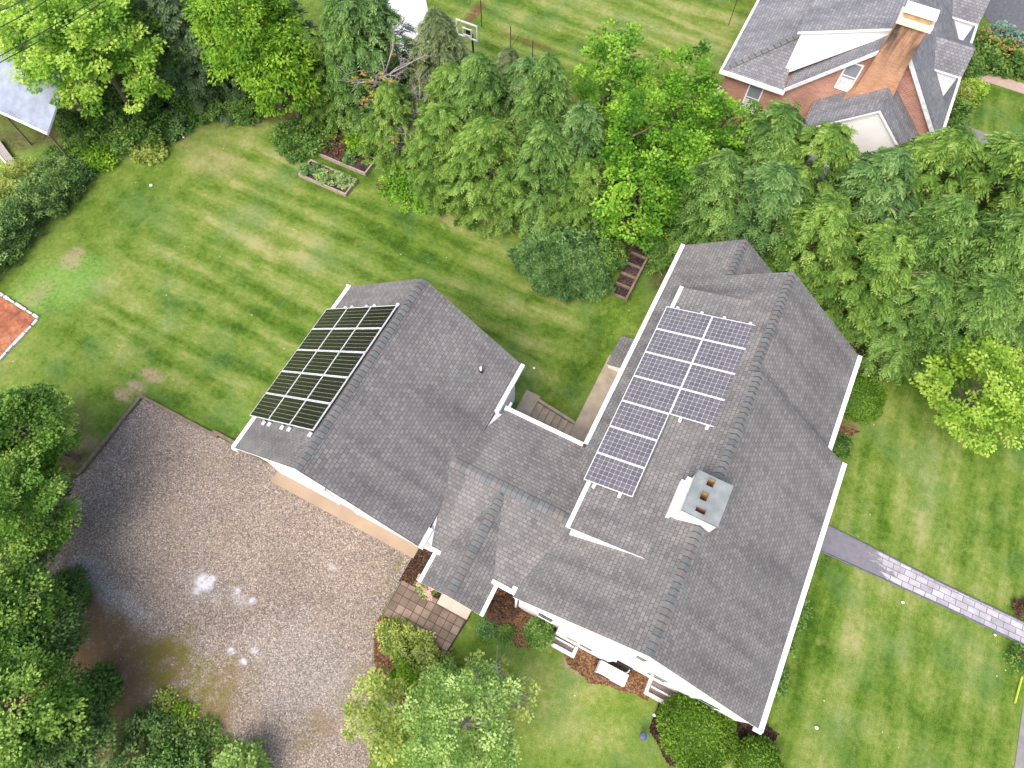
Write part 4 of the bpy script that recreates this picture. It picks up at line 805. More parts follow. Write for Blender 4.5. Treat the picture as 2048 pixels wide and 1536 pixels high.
for i, (x, y, lb) in enumerate(((-15.2, 26.2, 'thin black fence post beside the pale concrete court'), (-12.9, 25.2, 'thin black fence post with a bent stay past the basketball hoop'), (-11.6, 25.2, 'short thin black fence post right of the bent one'), (-3.15, 32.5, 'lone thin black post on the lawn left of the brick house'))):
    mb = MB(); mb.tube([(0, 0, 0), (0, 0, 1.5 if i != 2 else 1.1)], .022, 6)
    if i == 1: mb.tube([(0, 0, .2), (.5, 0, 1.1)], .012, 5)
    o = mb.build('fence_post', M['dark']); o.location = (x, y, 0); tag(o, lb, 'post', 'thin black posts on the far lawn')
for i, (a_, b_, lb) in enumerate((((-5, 133), (225, -3), 'lowest overhead wire crossing the bright maple'), ((-5, 120), (205, -6), 'second overhead wire just above the lowest one'), ((-5, 28), (62, -6), 'overhead wire cutting the top left corner'), ((-5, 62), (110, -6), 'overhead wire between the corner wire and the pair below'))):
    p, q = np.array(U(*a_, 8.5)), np.array(U(*b_, 8.5)); d = q - p; P = [p - d * 1.2 + d * 3.4 * t for t in np.linspace(0, 1, 12)]
    mb = MB(); mb.tube([(c[0], c[1], 8.5 + .25 * abs(k - 5.5) / 5.5) for k, c in enumerate(P)], .016, 5); tag(mb.build('power_line', M['dark']), lb, 'wire', 'overhead wires')
mush = [((303, 372), 'largest white mushroom alone in the middle of the left lawn', .09), ((336, 235), 'white mushroom nearest the shrub border corner', .06), ((368, 276), 'white mushroom on the lawn just inside the corner', .06), ((245, 307), 'white mushroom near the lime green shrub', .06), ((1068, 737), 'white mushroom between garage roof and house', .06), ((1213, 582), 'pale stone at the foot of the large juniper', .10), ((1804, 1205), 'white mushroom on the front lawn below the path', .06), ((1632, 1455), 'white mushroom on the front lawn near the roof corner', .07), ((1988, 1270), 'white mushroom beside the near edge of the front path', .05), ((1308, 1430), 'pale mushroom left of the large round yew', .06), ((1716, 769), 'white flower speck on the clipped shrub by the gutter', .05)]
for (u, v), lb, r_ in mush:
    x, y = U(u, v); zz = .0
    mb = MB(); mb.tube([(0, 0, 0), (0, 0, .04), (0, 0, .05), (0, 0, .08), (0, 0, .10)], [r_ * .3, r_ * .3, r_, r_ * .8, r_ * .2], 8); o = mb.build('mushroom', M['white']); o.location = (x, y, zz if 'flower' not in lb else .8); o.scale = (1, .85, 1); tag(o, lb, 'mushroom')
mb = MB(); mb.tube([(16.75, 5.0, .05), (16.82, 5.95, .06)], .035, 6); tag(mb.build('yellow_pole', plain('lime_yellow_plastic', (.36, .46, .05), .5, .1)), 'short lime yellow pole lying on the grass by the sidewalk', 'pole')

# ================================================================ PLANTS
def unit(v): return v / (np.linalg.norm(v, axis=-1, keepdims=True) + 1e-9)
def leaf_quads(P, D, N, ln, wd):
    "diamond leaves: base P, direction D, normal N"
    S_ = unit(np.cross(D, N)); ln = ln[:, None]; wd = wd[:, None]; mid = P + D * ln * .45
    return np.stack([P, mid + S_ * wd * .5, P + D * ln, mid - S_ * wd * .5], 1)
def hemlock_mesh(seed, H, R, mat, nb=520, droop=.6, lens=(.34, .72), prof=(1.9, .8)):
    "soft drooping plumes spread through a ragged rounded cone"
    r = np.random.RandomState(seed); n = nb
    t = r.uniform(0, 1, n) ** .92; z = H * (.06 + .92 * t); az = r.uniform(0, 2 * PI, n); ph = r.uniform(0, 6.3, 4)
    lob = 1 + .16 * np.sin(3 * az + ph[0] + 2.5 * t) + .13 * np.sin(5 * az - ph[1] + 7 * t) + .10 * np.sin(9 * t * PI + ph[2] + 2 * az)
    rad = (R * (1 - t ** prof[0]) ** prof[1] + .12) * lob * np.sqrt(r.uniform(.12, 1.08, n))
    out = np.stack([np.cos(az), np.sin(az), np.zeros(n)], 1); P = out * rad[:, None]; P[:, 2] = z - .18 * rad
    D = unit(out * .95 + r.normal(0, .38, (n, 3)) * [1, 1, .3] + np.array([0, 0, .10]))
    bt = np.clip(.42 + .13 * np.sin(az * 2 + ph[3] + t * 5) + r.normal(0, .15, n), .02, .95); V = []; T = []
    for k in range(4):
        a = r.uniform(-.75, .75, n); c_, s_ = np.cos(a), np.sin(a); d = np.stack([D[:, 0] * c_ - D[:, 1] * s_, D[:, 0] * s_ + D[:, 1] * c_, D[:, 2] + r.normal(0, .12, n)], 1)
        L_ = r.uniform(*lens, n) * (1 - .35 * t ** 3); base = P - d * L_[:, None] * .3 + r.normal(0, .05, (n, 3)); m = 7
        for q in range(m):
            u = (q + .5) / m; ax = base + d * (L_ * u)[:, None] + np.array([0, 0, -1.]) * (L_ * droop * u * u)[:, None]; dd = unit(d - np.array([0, 0, 1.6 * droop * u])); sd_ = unit(np.cross(dd, [0, 0, 1.]))
            for g in (-1, 1):
                ld = unit(dd * .8 + sd_ * g + r.normal(0, .16, (n, 3)) - np.array([0, 0, .3])); nn = unit(np.array([0, 0, 1.]) + r.normal(0, .35, (n, 3)))
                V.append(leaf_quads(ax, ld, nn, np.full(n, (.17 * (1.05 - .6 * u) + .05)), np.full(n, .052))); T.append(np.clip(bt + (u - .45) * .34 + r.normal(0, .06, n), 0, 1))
    return quads('crown', np.concatenate(V), np.concatenate(T), [mat])
def clusters_mesh(seed, centers, dirs, mat, nl=46, cs=.32, ls=(.09, .15), up=.55, flat_=.6, aspect=.75, tb=None, spread=.33, droop=.25):
    r = np.random.RandomState(seed); n = len(centers); C_ = np.repeat(centers, nl, 0); Dd = np.repeat(dirs, nl, 0)
    off = r.normal(0, 1, (n * nl, 3)); off = unit(off) * (r.uniform(0, 1, (n * nl, 1)) ** .45) * cs * np.repeat(r.uniform(.65, 1.25, n), nl)[:, None]; off[:, 2] *= flat_
    P = C_ + off; ld = unit(off * np.array([1, 1, .4]) * 2.2 / cs + Dd * .6 + r.normal(0, .5, (n * nl, 3)) + np.array([0, 0, -droop])); nn = unit(np.array([0, 0, up * 2]) + r.normal(0, .55, (n * nl, 3)) + Dd * .4)
    ln = r.uniform(ls[0], ls[1], n * nl); V = leaf_quads(P, ld, nn, ln, ln * aspect)
    b = r.uniform(.5 - spread, .5 + spread, n) if tb is None else tb
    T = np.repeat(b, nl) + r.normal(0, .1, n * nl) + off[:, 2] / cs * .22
    return quads('crown', V, T, [mat])
def crown_points(seed, n, R, H, z0, holes=.25, hollow=.35, rough=.22):
    r = np.random.RandomState(seed); d = unit(r.normal(0, 1, (n * 3, 3))); lob = unit(r.normal(0, 1, (14, 3))); amp = r.uniform(-1, 1, 14)
    w_ = 1 + rough * sum(a * np.exp(-((1 - d @ l) / .12)) for a, l in zip(amp, lob)); rad = (hollow + (1 - hollow) * r.uniform(0, 1, n * 3) ** .5)
    hol = unit(r.normal(0, 1, (10, 3))); keep = np.ones(n * 3, bool)
    for hh in hol: keep &= ~(((d @ hh) > .965) & (r.uniform(0, 1, n * 3) < .9))
    keep &= d[:, 2] > -.55; d = d[keep][:n]; w_ = w_[keep][:n]; rad = rad[keep][:n]
    P = d * (rad * w_)[:, None] * np.array([R, R, H]); P[:, 2] += z0; return P, d
def trunk(H, R, seed, parent, mat, nl=9, r0=.14, top=.8, up=.5):
    r = random.Random(seed); mb = MB(); pts = [(0, 0, -.1)]; 
    for k in range(1, 7): pts.append((r.uniform(-.06, .06) * k * .5, r.uniform(-.06, .06) * k * .5, H * top * k / 6))
    mb.tube(pts, [r0 * (1 - .8 * k / 6) for k in range(7)], 8)
    for i in range(nl):
        k = 2 + i % 4; b = np.array(pts[k]); a = i * 2.4 + r.uniform(-.4, .4); L_ = R * r.uniform(.55, .9)
        q = [b, b + np.array([math.cos(a) * L_ * .5, math.sin(a) * L_ * .5, L_ * up * .5]), b + np.array([math.cos(a + .2) * L_, math.sin(a + .2) * L_, L_ * up])]
        mb.tube(q, [r0 * .4, r0 * .25, r0 * .08], 5)
    return mb.build('trunk', mat, parent)
def plant(name, cat, loc, label, group, me, H, R, bark='bark', rz=0., scale=(1, 1, 1), r0=.12, nl=9, tr=True, seed=0, top=.8):
    o = empty(name, (loc[0], loc[1], 0), label, cat, group, rz); c = link('crown', me, o); c.scale = scale
    if tr: t = trunk(H * scale[2], R * scale[0], seed, o, M[bark], nl, r0, top)
    return o
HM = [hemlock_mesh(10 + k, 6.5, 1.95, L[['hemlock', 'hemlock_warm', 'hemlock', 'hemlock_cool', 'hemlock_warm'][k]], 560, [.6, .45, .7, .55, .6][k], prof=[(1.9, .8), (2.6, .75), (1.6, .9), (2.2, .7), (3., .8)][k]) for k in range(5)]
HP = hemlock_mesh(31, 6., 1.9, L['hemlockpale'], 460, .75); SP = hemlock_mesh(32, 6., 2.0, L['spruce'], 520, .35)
HG = 'hemlocks in the tall row behind the houses'
hem = [(-17.3, 17.6, 6.4, 1.7, 'grey green hemlock behind the raised beds, its top at the upper edge'), (-17.05, 18.4, 7, 2.1, 'hemlock at the upper edge left of the pale concrete court'), (-18.7, 17.0, 4.8, 1.4, 'lower hemlock directly above the dark raised bed'), (-14.2, 16.2, 4.5, 1.4, 'short hemlock right of the bare brushy trees'),
 (-10.7, 17.9, 6, 1.9, 'hemlock left of the blue barrel'), (-11.5, 15.9, 4.5, 1.6, 'short hemlock at the lawn edge right of the brown tangle'), (-9.1, 15.7, 5, 1.8, 'hemlock spreading over the lawn left of the juniper'), (-7.6, 18.1, 7, 1.7, 'slender hemlock spire rising right of the blue barrel'),
 (-6.7, 16.3, 5.5, 1.7, 'hemlock overhanging the large juniper'), (-5.6, 17.4, 6, 1.5, 'hemlock touching the left side of the vine covered trees'), (.2, 17.6, 6, 1.8, 'hemlock behind the far end of the house roof'), (1.4, 20.2, 6.6, 2.0, 'hemlock below the left window of the brick house'),
 (2.3, 17.8, 6, 1.9, 'hemlock beside the far gable of the house'), (3.5, 20.0, 6.6, 2.0, 'hemlock below the brick house sunroom eave'), (4.5, 17.3, 6, 1.9, 'hemlock behind the second roof gable'), (5.7, 19.3, 7, 2.1, 'hemlock hiding the sunroom front'),
 (6.7, 16.8, 6, 1.9, 'hemlock leaning over the right slope of the house roof'), (7.5, 21.0, 7.3, 2.2, 'hemlock in front of the brick house right corner'), (8.2, 18.4, 7, 2.0, 'hemlock in the middle of the right hand row'), (8.9, 16.6, 5, 1.7, 'low hemlock shading the grass right of the house'),
 (9.6, 21.3, 7.6, 2.3, 'hemlock beside the neighbour lane'), (10.4, 18.8, 7, 2.1, 'hemlock near the right edge of the row'), (10.6, 17.0, 5.5, 1.7, 'hemlock just above the lime green tree'), (10.9, 23.2, 6.8, 2.2, 'farthest hemlock at the right edge of the photo'), (12.0, 20.4, 7.2, 2.1, 'hemlock cut by the right edge of the photo'), (12.1, 18.6, 5.5, 1.5, 'lowest hemlock at the right edge beside the asphalt patch'),
 (-9.2, 19.4, 5.2, 1.6, 'hemlock just right of the blue barrel'), (-4.9, 16.3, 4.3, 1.3, 'small hemlock between the juniper and the vines'), (-12.2, 18.2, 4.6, 1.5, 'hemlock under the basketball hoop')]
for i, (x, y, H, R, lb) in enumerate(hem):
    me = HM[(i * 3 + i // 5) % 5]; plant('hemlock_tree', 'tree', (x, y), lb, HG, me, 6.5, 1.95, rz=i * 1.7, scale=(R / 1.8, R / 1.8, H / 6.5), seed=i)
plant('hemlock_tree', 'tree', (-13.8, 19.8), 'pale olive hemlock below the basketball backboard', HG, HP, 6, 1.9, scale=(.96, .96, .95), seed=3)
plant('hemlock_tree', 'tree', (-10.6, 20.4), 'pale hemlock behind the blue barrel', HG, HP, 6, 1.9, rz=2., scale=(.75, .75, .75), seed=4)
plant('spruce_tree', 'tree', (-25.6, 15.4), 'dark grey green spruce at the upper edge right of the bright maple', None, SP, 6, 2., scale=(1.1, 1.1, 1.), seed=5)
plant('spruce_tree', 'tree', (-23.0, 18.2), 'dark spruce at the upper edge behind the yellow green locust', None, SP, 6, 2., rz=1.3, scale=(1.1, 1.1, 1.1), seed=6)
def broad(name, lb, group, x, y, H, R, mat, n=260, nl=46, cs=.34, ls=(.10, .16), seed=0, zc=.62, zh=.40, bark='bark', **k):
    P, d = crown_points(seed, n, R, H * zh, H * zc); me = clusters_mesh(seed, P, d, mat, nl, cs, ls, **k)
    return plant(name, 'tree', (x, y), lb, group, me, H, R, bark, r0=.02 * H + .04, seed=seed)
broad('maple_tree', 'large bright yellow green maple overhanging the shed', None, -27.3, 12.2, 7, 3.2, L['maple_bright'], 300, 90, .46, (.12, .19), 41, spread=.45, flat_=.5) 
broad('locust_tree', 'bright green drooping locust at the upper edge', None, -21.5, 16.2, 7, 2.6, L['locust'], 250, 60, .44, (.12, .2), 42, droop=.9, aspect=.5)
broad('locust_tree', 'smaller locust branch lobe overhanging the brown shaded grass', None, -19.7, 15.6, 5.3, 1.7, L['locust'], 180, 44, .34, (.12, .2), 43, droop=.9, aspect=.5)
broad('maple_tree', 'lime green small maple at the right edge beside the hemlocks', None, 12.2, 14.3, 4.5, 2.15, L['maple_lime'], 150, 80, .34, (.09, .15), 44, spread=.42, flat_=.5)
VG = 'vine covered trees in the middle of the row'
for i, (x, y, H, R, n, lb) in enumerate(((-5.6, 20.6, 7, 1.6, 230, 'vine covered tree, farthest left of the bright green group'), (-3.9, 18.2, 6.5, 1.6, 240, 'vine covered tree behind the large juniper'), (-2.4, 16.6, 5.2, 1.6, 240, 'vine covered tree beside the timber steps'), (-2.7, 20.7, 6.5, 1.8, 260, 'vine covered tree at the middle of the bright green group top'), (-.7, 20.3, 6, 1.5, 200, 'vine covered tree nearest the brick house wall'), (-1.3, 18.3, 5.6, 1.4, 200, 'vine covered tree above the far roof gable'))):
    broad('vine_covered_tree', lb, VG, x, y, H, R, L['vine'], int(n * .62), 60, .36, (.10, .16), 50 + i, zc=.52, zh=.5, spread=.48, flat_=.55)
MG = 'maples along the left side of the gravel'
for i, (x, y, H, R, m, n, lb) in enumerate(((-17.7, -2.9, 5, 1.55, 'maple', 300, 'maple nearest the lawn beside the gravel corner'), (-15.9, -4.9, 5.2, 1.65, 'maple', 320, 'brightest maple leaning over the gravel'), (-16.3, -6.7, 3.4, 1.7, 'maple_dark', 260, 'low dark maple between the two bright ones'), (-13.9, -8.1, 5, 1.6, 'maple', 280, 'maple at the left edge level with the moss'), (-13.2, -8.3, 3.6, 1.4, 'maple_dark', 240, 'dark maple over the brown dirt'), (-11.6, -9.7, 5.6, 1.8, 'maple', 340, 'pale topped maple in the lower left corner'), (-10.4, -10.0, 3.2, 1.3, 'maple_dark', 200, 'dark low maple right of the corner maple'), (-18.6, -5., 6, 2., 'maple', 200, 'maple cut off by the left edge of the photo'))):
    broad('maple_tree', lb, MG, x, y, H, R, L[m], int(n * .55), 110, .42, (.075, .12), 60 + i, zc=.6, zh=.38, spread=.46, flat_=.42)
broad('dogwood_tree', 'pale green dogwood at the bottom edge beside the gravel', None, .35, -3.85, 4.5, 1.75, L['dogwood'], 150, 80, .31, (.06, .105), 70, spread=.5, flat_=.5, bark='barkgrey')
broad('dogwood_tree', 'yellow green dogwood lobe over the gravel at the bottom edge', None, -1.75, -4.7, 3.6, 1.25, L['dogwood_lime'], 70, 50, .28, (.08, .13), 71, spread=.48, flat_=.5, bark='barkgrey')
def sparse_tree(name, lb, x, y, H, R, leafm, nleafc, seed, bark='barkgrey', twigs=26, cl=26, cs=.2, lean=(0, 0)):
    r = np.random.RandomState(seed); o = empty(name, (x, y, 0), lb, 'tree'); mb = MB(); tips = []
    mb.tube([(0, 0, -.1), (lean[0] * .4, lean[1] * .4, H * .4), (lean[0], lean[1], H * .85)], [.09, .06, .02], 7)
    for i in range(twigs):
        f = r.uniform(.15, .85); b = np.array([lean[0] * f, lean[1] * f, H * .85 * f]); a = r.uniform(0, 2 * PI); L_ = R * r.uniform(.5, 1.); e1 = b + np.array([math.cos(a) * L_ * .5, math.sin(a) * L_ * .5, L_ * .3]); e2 = b + np.array([math.cos(a + .2) * L_, math.sin(a + .2) * L_, L_ * r.uniform(.2, .7)])
        mb.tube([b, e1, e2], [.035, .022, .010], 5); tips += [e2, e1]
        for j in range(7):
            s = r.uniform(.2, 1); q = e1 * (1 - s) + e2 * s; aa = a + r.uniform(-1.2, 1.2); l2 = r.uniform(.25, .6); e3 = q + np.array([math.cos(aa) * l2, math.sin(aa) * l2, r.uniform(-.1, .35)]); mb.tube([q, e3], [.011, .005], 4); tips.append(e3)
    mb.build('trunk', M[bark], o); tips = np.array(tips); idx = r.choice(len(tips), min(nleafc, len(tips)), False); d = np.tile([0, 0, 1.], (len(idx), 1))
    link('crown', clusters_mesh(seed, tips[idx], d, leafm, cl, cs, (.08, .13), spread=.45), o); return o
sparse_tree('bare_tree', 'half dead tree of bare grey branches with yellow leaves', -15.1, 17.2, 5.6, 2.0, L['yellow'], 26, 80, twigs=46)
sparse_tree('bare_tree', 'tangle of bare brown branches left of the hemlocks', -13.4, 16.6, 4., 1.8, L['yellow'], 8, 81, twigs=60)
sparse_tree('bare_tree', 'thin bare tree in front of the pale concrete court', -16.0, 19.4, 5.5, 1.5, L['yellow'], 22, 82, twigs=24)
sparse_tree('young_tree', 'airy young tree with thin grey branches right of the dogwood', .9, -2.9, 3.6, 1.25, L['dogwood_lime'], 40, 83, twigs=16, cl=24, cs=.17)
# undergrowth shrubs
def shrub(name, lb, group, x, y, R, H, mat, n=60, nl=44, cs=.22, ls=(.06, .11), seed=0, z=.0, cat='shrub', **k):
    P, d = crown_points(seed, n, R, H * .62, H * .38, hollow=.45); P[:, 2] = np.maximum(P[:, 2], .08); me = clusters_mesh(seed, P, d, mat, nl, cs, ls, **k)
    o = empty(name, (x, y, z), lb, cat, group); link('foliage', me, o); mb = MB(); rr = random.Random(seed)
    for i in range(5): a = i * 1.26; mb.tube([(0, 0, -.05), (math.cos(a) * R * .5, math.sin(a) * R * .5, H * .6)], [.025, .01], 5)
    mb.build('stem', M['bark'], o); return o
def clipped(lb, x, y, R, H, mat, seed, n=5200, ls=(.045, .08), name='clipped_shrub', ry=None, group=None, hz=None, rough=.07):
    r = np.random.RandomState(seed); ry = ry or R; n = int(n * max(.25, R * ry / 1.4)); d = unit(r.normal(0, 1, (n, 3))); d[:, 2] = np.where(d[:, 2] < -.2, -d[:, 2], d[:, 2])
    bumpy = 1 + rough * np.sin(d[:, 0] * 7 + seed) * np.cos(d[:, 1] * 6) + r.normal(0, .03, n); a = H * .55; P = d * np.array([R, ry, a]) * bumpy[:, None]; P[:, 2] += H * .45; P[:, 2] = np.maximum(P[:, 2], 0.02)
    ld = unit(d * .55 + r.normal(0, .6, (n, 3))); nn = unit(d + r.normal(0, .5, (n, 3))); ln = r.uniform(*ls, n)
    T = .5 + .22 * np.sin(d[:, 0] * 3 + seed) * np.sin(d[:, 1] * 4 + 1) + r.normal(0, .2, n)
    o = empty(name, (x, y, 0), lb, 'shrub', group); V = leaf_quads(P, ld, nn, ln * 1.3, ln * .7)
    # inner twig mass so the hedge face is dense
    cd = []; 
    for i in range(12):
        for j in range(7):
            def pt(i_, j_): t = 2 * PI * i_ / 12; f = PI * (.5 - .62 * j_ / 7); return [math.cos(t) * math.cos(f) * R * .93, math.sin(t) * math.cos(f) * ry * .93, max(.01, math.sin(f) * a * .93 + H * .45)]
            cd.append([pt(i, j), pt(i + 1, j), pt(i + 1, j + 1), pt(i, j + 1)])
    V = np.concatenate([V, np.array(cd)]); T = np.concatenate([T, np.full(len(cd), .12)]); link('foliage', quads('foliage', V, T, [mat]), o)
    mb = MB(); mb.tube([(0, 0, -.05), (0, 0, H * .3)], [.05, .03], 6); mb.build('stem', M['bark'], o); return o
clipped('large clipped round yew by the near corner of the house', 7.23, -.72, 1.24, 1.45, L['yew'], 1, ry=1.22, n=9500)
clipped('smaller clipped yew at the bottom edge below the roof corner', 9.4, -.72, .78, .9, L['yew'], 2)
clipped('pale green clipped shrub beside the first window well', 1.35, -.42, .52, 1.0, L['boxwood'], 3, ry=.5)
clipped('round clipped shrub partly under the right gutter of the house', 8.95, 13.5, .95, 1.0, L['yew'], 4, ry=1.15)
clipped('small dark round shrub in the notch of the right eaves', 8.75, 11.15, .5, .7, L['border'], 5)
clipped('grey green round shrub at the corner of the shrub border', -26.1, 14.6, 1.15, 1.6, L['juniper'], 6)
shrub('foundation_shrub', 'dark green shrub right of the eaves just below the front path', 'shrubs along the right wall', 8.95, 4.3, .6, .9, L['border'], 50, seed=7)
shrub('foundation_shrub', 'low green shrub right of the eaves near the roof corner', 'shrubs along the right wall', 8.95, 1.9, .6, .8, L['border'], 50, seed=8)
shrub('foundation_shrub', 'tiny shrub right of the eaves between the two others', 'shrubs along the right wall', 8.95, 3.1, .4, .6, L['border'], 30, seed=9)
# big juniper mound
def juniper(lb, x, y, R, ry, H, mat, n, seed, name='juniper_bush'):
    r = np.random.RandomState(seed); a = r.uniform(0, 2 * PI, n); q = r.uniform(0, 1, n) ** .5; px = np.cos(a) * q * R; py = np.sin(a) * q * ry
    
    edge = 1 + .07 * np.sin(a * 5 + seed) + .05 * np.sin(a * 11 + 2); px = px * edge; py = py * edge; pz = H * np.sqrt(np.clip(1 - q ** 2 * .92, 0, 1)) * (1 + .16 * np.sin(px * 4.1 + 1) * np.cos(py * 3.7) + .12 * np.sin(px * 8.3) * np.sin(py * 7.1 + 2)) + .05 ; base = np.stack([px, py, pz], 1); out = unit(np.stack([px / R, py / ry, np.full(n, .55)], 1) + r.normal(0, .5, (n, 3)))
    V = []; T = []; bt = np.clip(.45 + .16 * np.sin(px * 2.1) * np.cos(py * 2.7) + .22 * np.sin(px * 8.3) * np.sin(py * 7.1 + 2) + r.normal(0, .15, n), 0, 1); m = 7; sl = r.uniform(.18, .34, n)
    for k in range(m):
        s = (k + .3) / m
        for sg in (-1, 1):
            sd_ = unit(np.cross(out, r.normal(0, 1, (n, 3)))); ld = unit(out * .9 + sd_ * .7 * sg); P = base - out * .12 + out * (sl * s)[:, None]; V.append(leaf_quads(P, ld, unit(r.normal(0, 1, (n, 3)) + [0, 0, 1.]), np.full(n, .10), np.full(n, .04))); T.append(bt + (s - .5) * .35)
    o = empty(name, (x, y, 0), lb, 'shrub'); link('foliage', quads('foliage', np.concatenate(V), np.concatenate(T), [mat]), o); mb = MB()
    for i in range(8): t = i * .8; mb.tube([(0, 0, 0), (math.cos(t) * R * .5, math.sin(t) * ry * .5, H * .6)], [.05, .02], 5)
    mb.build('stem', M['bark'], o); return o
juniper('large spreading juniper mound beside the timber steps', -4.45, 13.75, 2.25, 1.55, 1.15, L['juniper'], 8000, 91)
shrub('rhododendron_bush', 'darker rhododendron mound behind the juniper', None, -4.9, 15.3, 1.9, 1.7, L['juniper'], 230, 44, .27, (.08, .14), 92, spread=.45)
shrub('green_shrub', 'glossy green shrub between the juniper and the timber steps', None, -2.85, 15.1, .85, 1.3, L['border'], 110, seed=12)
shrub('border_shrub', 'dark green shrub tucked against the shed corner', None, -28.0, 10.3, 1.1, 1.6, L['border'], 110, 40, .26, (.08, .15), 99)
BG = 'shrubs of the leafy border by the shed'
for i, (x, y, R, H, m, lb) in enumerate(((-26.6, 11.6, 1.6, 1.3, 'border', 'dark green shrub in the border under the maple edge'), (-28.6, 11.2, 1.9, 1.2, 'border', 'shrub between shed roof and lawn'), (-27.6, 9.6, 1.1, .7, 'locust', 'lime yellow shrub beside the shed corner'), (-26.6, 13.4, 1.4, 1.3, 'border', 'green shrub next to the grey green round one'), (-25.4, 10.8, .8, .5, 'dogwood_lime', 'low weedy shrub at the lawn edge'), (-28.5, 8.3, 1.1, .5, 'border', 'low ground shrub in front of the lime yellow one'), (-27.3, 8.2, .5, .6, 'juniper', 'small blue green shrub near the hedge end'), (-25.2, 12.6, .7, .7, 'juniper', 'small dark shrub on the bare lawn edge'), (-29.0, 13.6, 2., 2., 'border', 'deep green shrub under the bright maple'), (-24.6, 14.4, 1.2, 1., 'border', 'green shrub under the spruce and locust'))):
    shrub('border_shrub', lb, BG, x, y, R, H, L[m], int(70 * R * R) + 20, 40, .26, (.08, .15), 100 + i)
HDG = 'bushes of the clipped hedge on the left'
for i, (x, y, R, H, lb) in enumerate(((-27.6, 7.3, 1.0, 1.5, 'hedge bush at the lawn corner end of the hedge'), (-27.5, 5.9, 1.1, 1.6, 'second hedge bush from the lawn corner'), (-27.5, 4.5, 1.1, 1.6, 'hedge bush in the middle of the hedge'), (-27.4, 3.2, 1.1, 1.5, 'hedge bush cut by the left edge'), (-29.1, 6.6, 1.1, 1.2, 'yellowish hedge bush behind the corner bush'), (-29.2, 5.0, 1.2, 1.3, 'yellowish hedge bush at the left edge'), (-27.4, 1.9, 1., 1.3, 'last hedge bush toward the clay court'))):
    shrub('hedge_bush', lb, HDG, x, y, R, H, L['hedge'] if i not in (4, 5) else L['dogwood_lime'], 150, 42, .24, (.06, .11), 120 + i, spread=.45)
UG = 'low shrubs in the shade under the tall row'
for i, (x, y, R, H, m, lb) in enumerate(((-13.0, 14.6, 1.2, .8, 'vine', 'bright green ground shrub right of the raised beds'), (-11.6, 14.6, 1.0, .7, 'vine', 'bright green ground shrub below the short hemlock'), (-19.0, 14.9, 1.4, .8, 'border', 'low shrub in the shade of the locust'), (-22.8, 15.4, 1.3, .9, 'border', 'low shrub at the foot of the locust'), (-16.4, 16.0, .9, .8, 'locust', 'small yellow green shrub above the dark raised bed'), (-.9, 16.6, .9, .8, 'border', 'dark shrub behind the timber steps'), (-15.2, 19.8, 1.3, 2.2, 'locust', 'yellow green bush below the court'), (-12.6, 17.4, 1.4, 2.0, 'locust', 'olive green bush between bare tangle and hemlocks'), (-18.6, 17.6, 1.6, 2.4, 'locust', 'green bush between the locust and the hemlocks'), (3.2, 15.2, .8, .8, 'border', 'low shrub behind the far roof valley'))):
    shrub('understorey_shrub', lb, UG, x, y, R, H, L[m], int(60 * R * R) + 30, 40, .26, (.08, .14), 140 + i)
YG = 'yellow green shrubs of the driveway bed'
for i, (x, y, R, H, m, lb) in enumerate(((-2.35, -2.85, .75, .6, 'dogwood_lime', 'yellow green shrub beside the patio edge'), (-3.2, -2.75, .5, .4, 'dogwood_lime', 'small yellow green shrub at the gravel tip of the bed'), (-1.7, -3.1, .6, .7, 'dogwood_lime', 'yellow green shrub at the patio corner'), (-2.1, -3.6, .6, .7, 'locust', 'brighter green shrub behind the brown mulch'), (-1.0, -3.1, .5, .8, 'dogwood', 'small green shrub between patio corner and dogwood'))):
    shrub('bed_shrub', lb, YG, x, y, R, H, L[m], int(120 * R * R) + 20, 36, .17, (.05, .10), 160 + i, spread=.45)
for i, (x, y, R, H, m, lb) in enumerate(((-.35, -.35, .42, .5, 'barberry', 'dark red barberry beside the entry gutter'), (.05, -.1, .35, .5, 'barberry', 'second dark red barberry against the front wall'), (.35, -.95, .25, .2, 'border', 'low green plant in the mulch by the front wall'), (-.35, -1.1, .3, .2, 'juniper', 'low green plant near the right end of the patio'))):
    shrub('low_shrub', lb, 'low plants left of the pale clipped shrub', x, y, R, H, L[m], 34, 34, .14, (.04, .08), 170 + i)
# ground vegetation lower left
for i, (x, y, R, H, lb) in enumerate(((-8.4, -9.6, 1.5, 1.0, 'dark undergrowth bush at the bottom edge left of the centre'), (-7.2, -9.7, 1.1, .9, 'brighter undergrowth bush at the bottom edge'), (-11.2, -8.9, .7, .6, 'olive undergrowth beside the brown dirt'), (-5.3, -8.4, .75, 1.6, 'light green sapling at the bottom edge on the gravel'), (-14.4, -6.9, .8, .6, 'dark undergrowth under the maples'))):
    shrub('undergrowth_bush', lb, 'undergrowth in the lower left', x, y, R, H, [L['maple_dark'], L['border'], L['border'], L['dogwood'], L['maple_dark']][i], 110, 40, .24, (.06, .12), 180 + i)
for i, (u, v, R_, m, lb) in enumerate(((300, 1460, .6, 'border', 'weedy clump at the lower edge of the brown dirt'), (360, 1440, .5, 'locust', 'yellow green weed clump below the moss'), (410, 1470, .45, 'border', 'weed clump at the lower right end of the moss'), (330, 1400, .35, 'dogwood_lime', 'pale weed tuft on the moss'), (440, 1510, .5, 'border', 'weed clump on the gravel at the bottom edge'))):
    x, y = U(u, v, .2); shrub('weed_clump', lb, 'weeds on the dirt in the lower left', x, y, R_, .25, L[m], int(60 * R_) + 6, 22, .24, (.05, .10), 280 + i, cat='weeds')
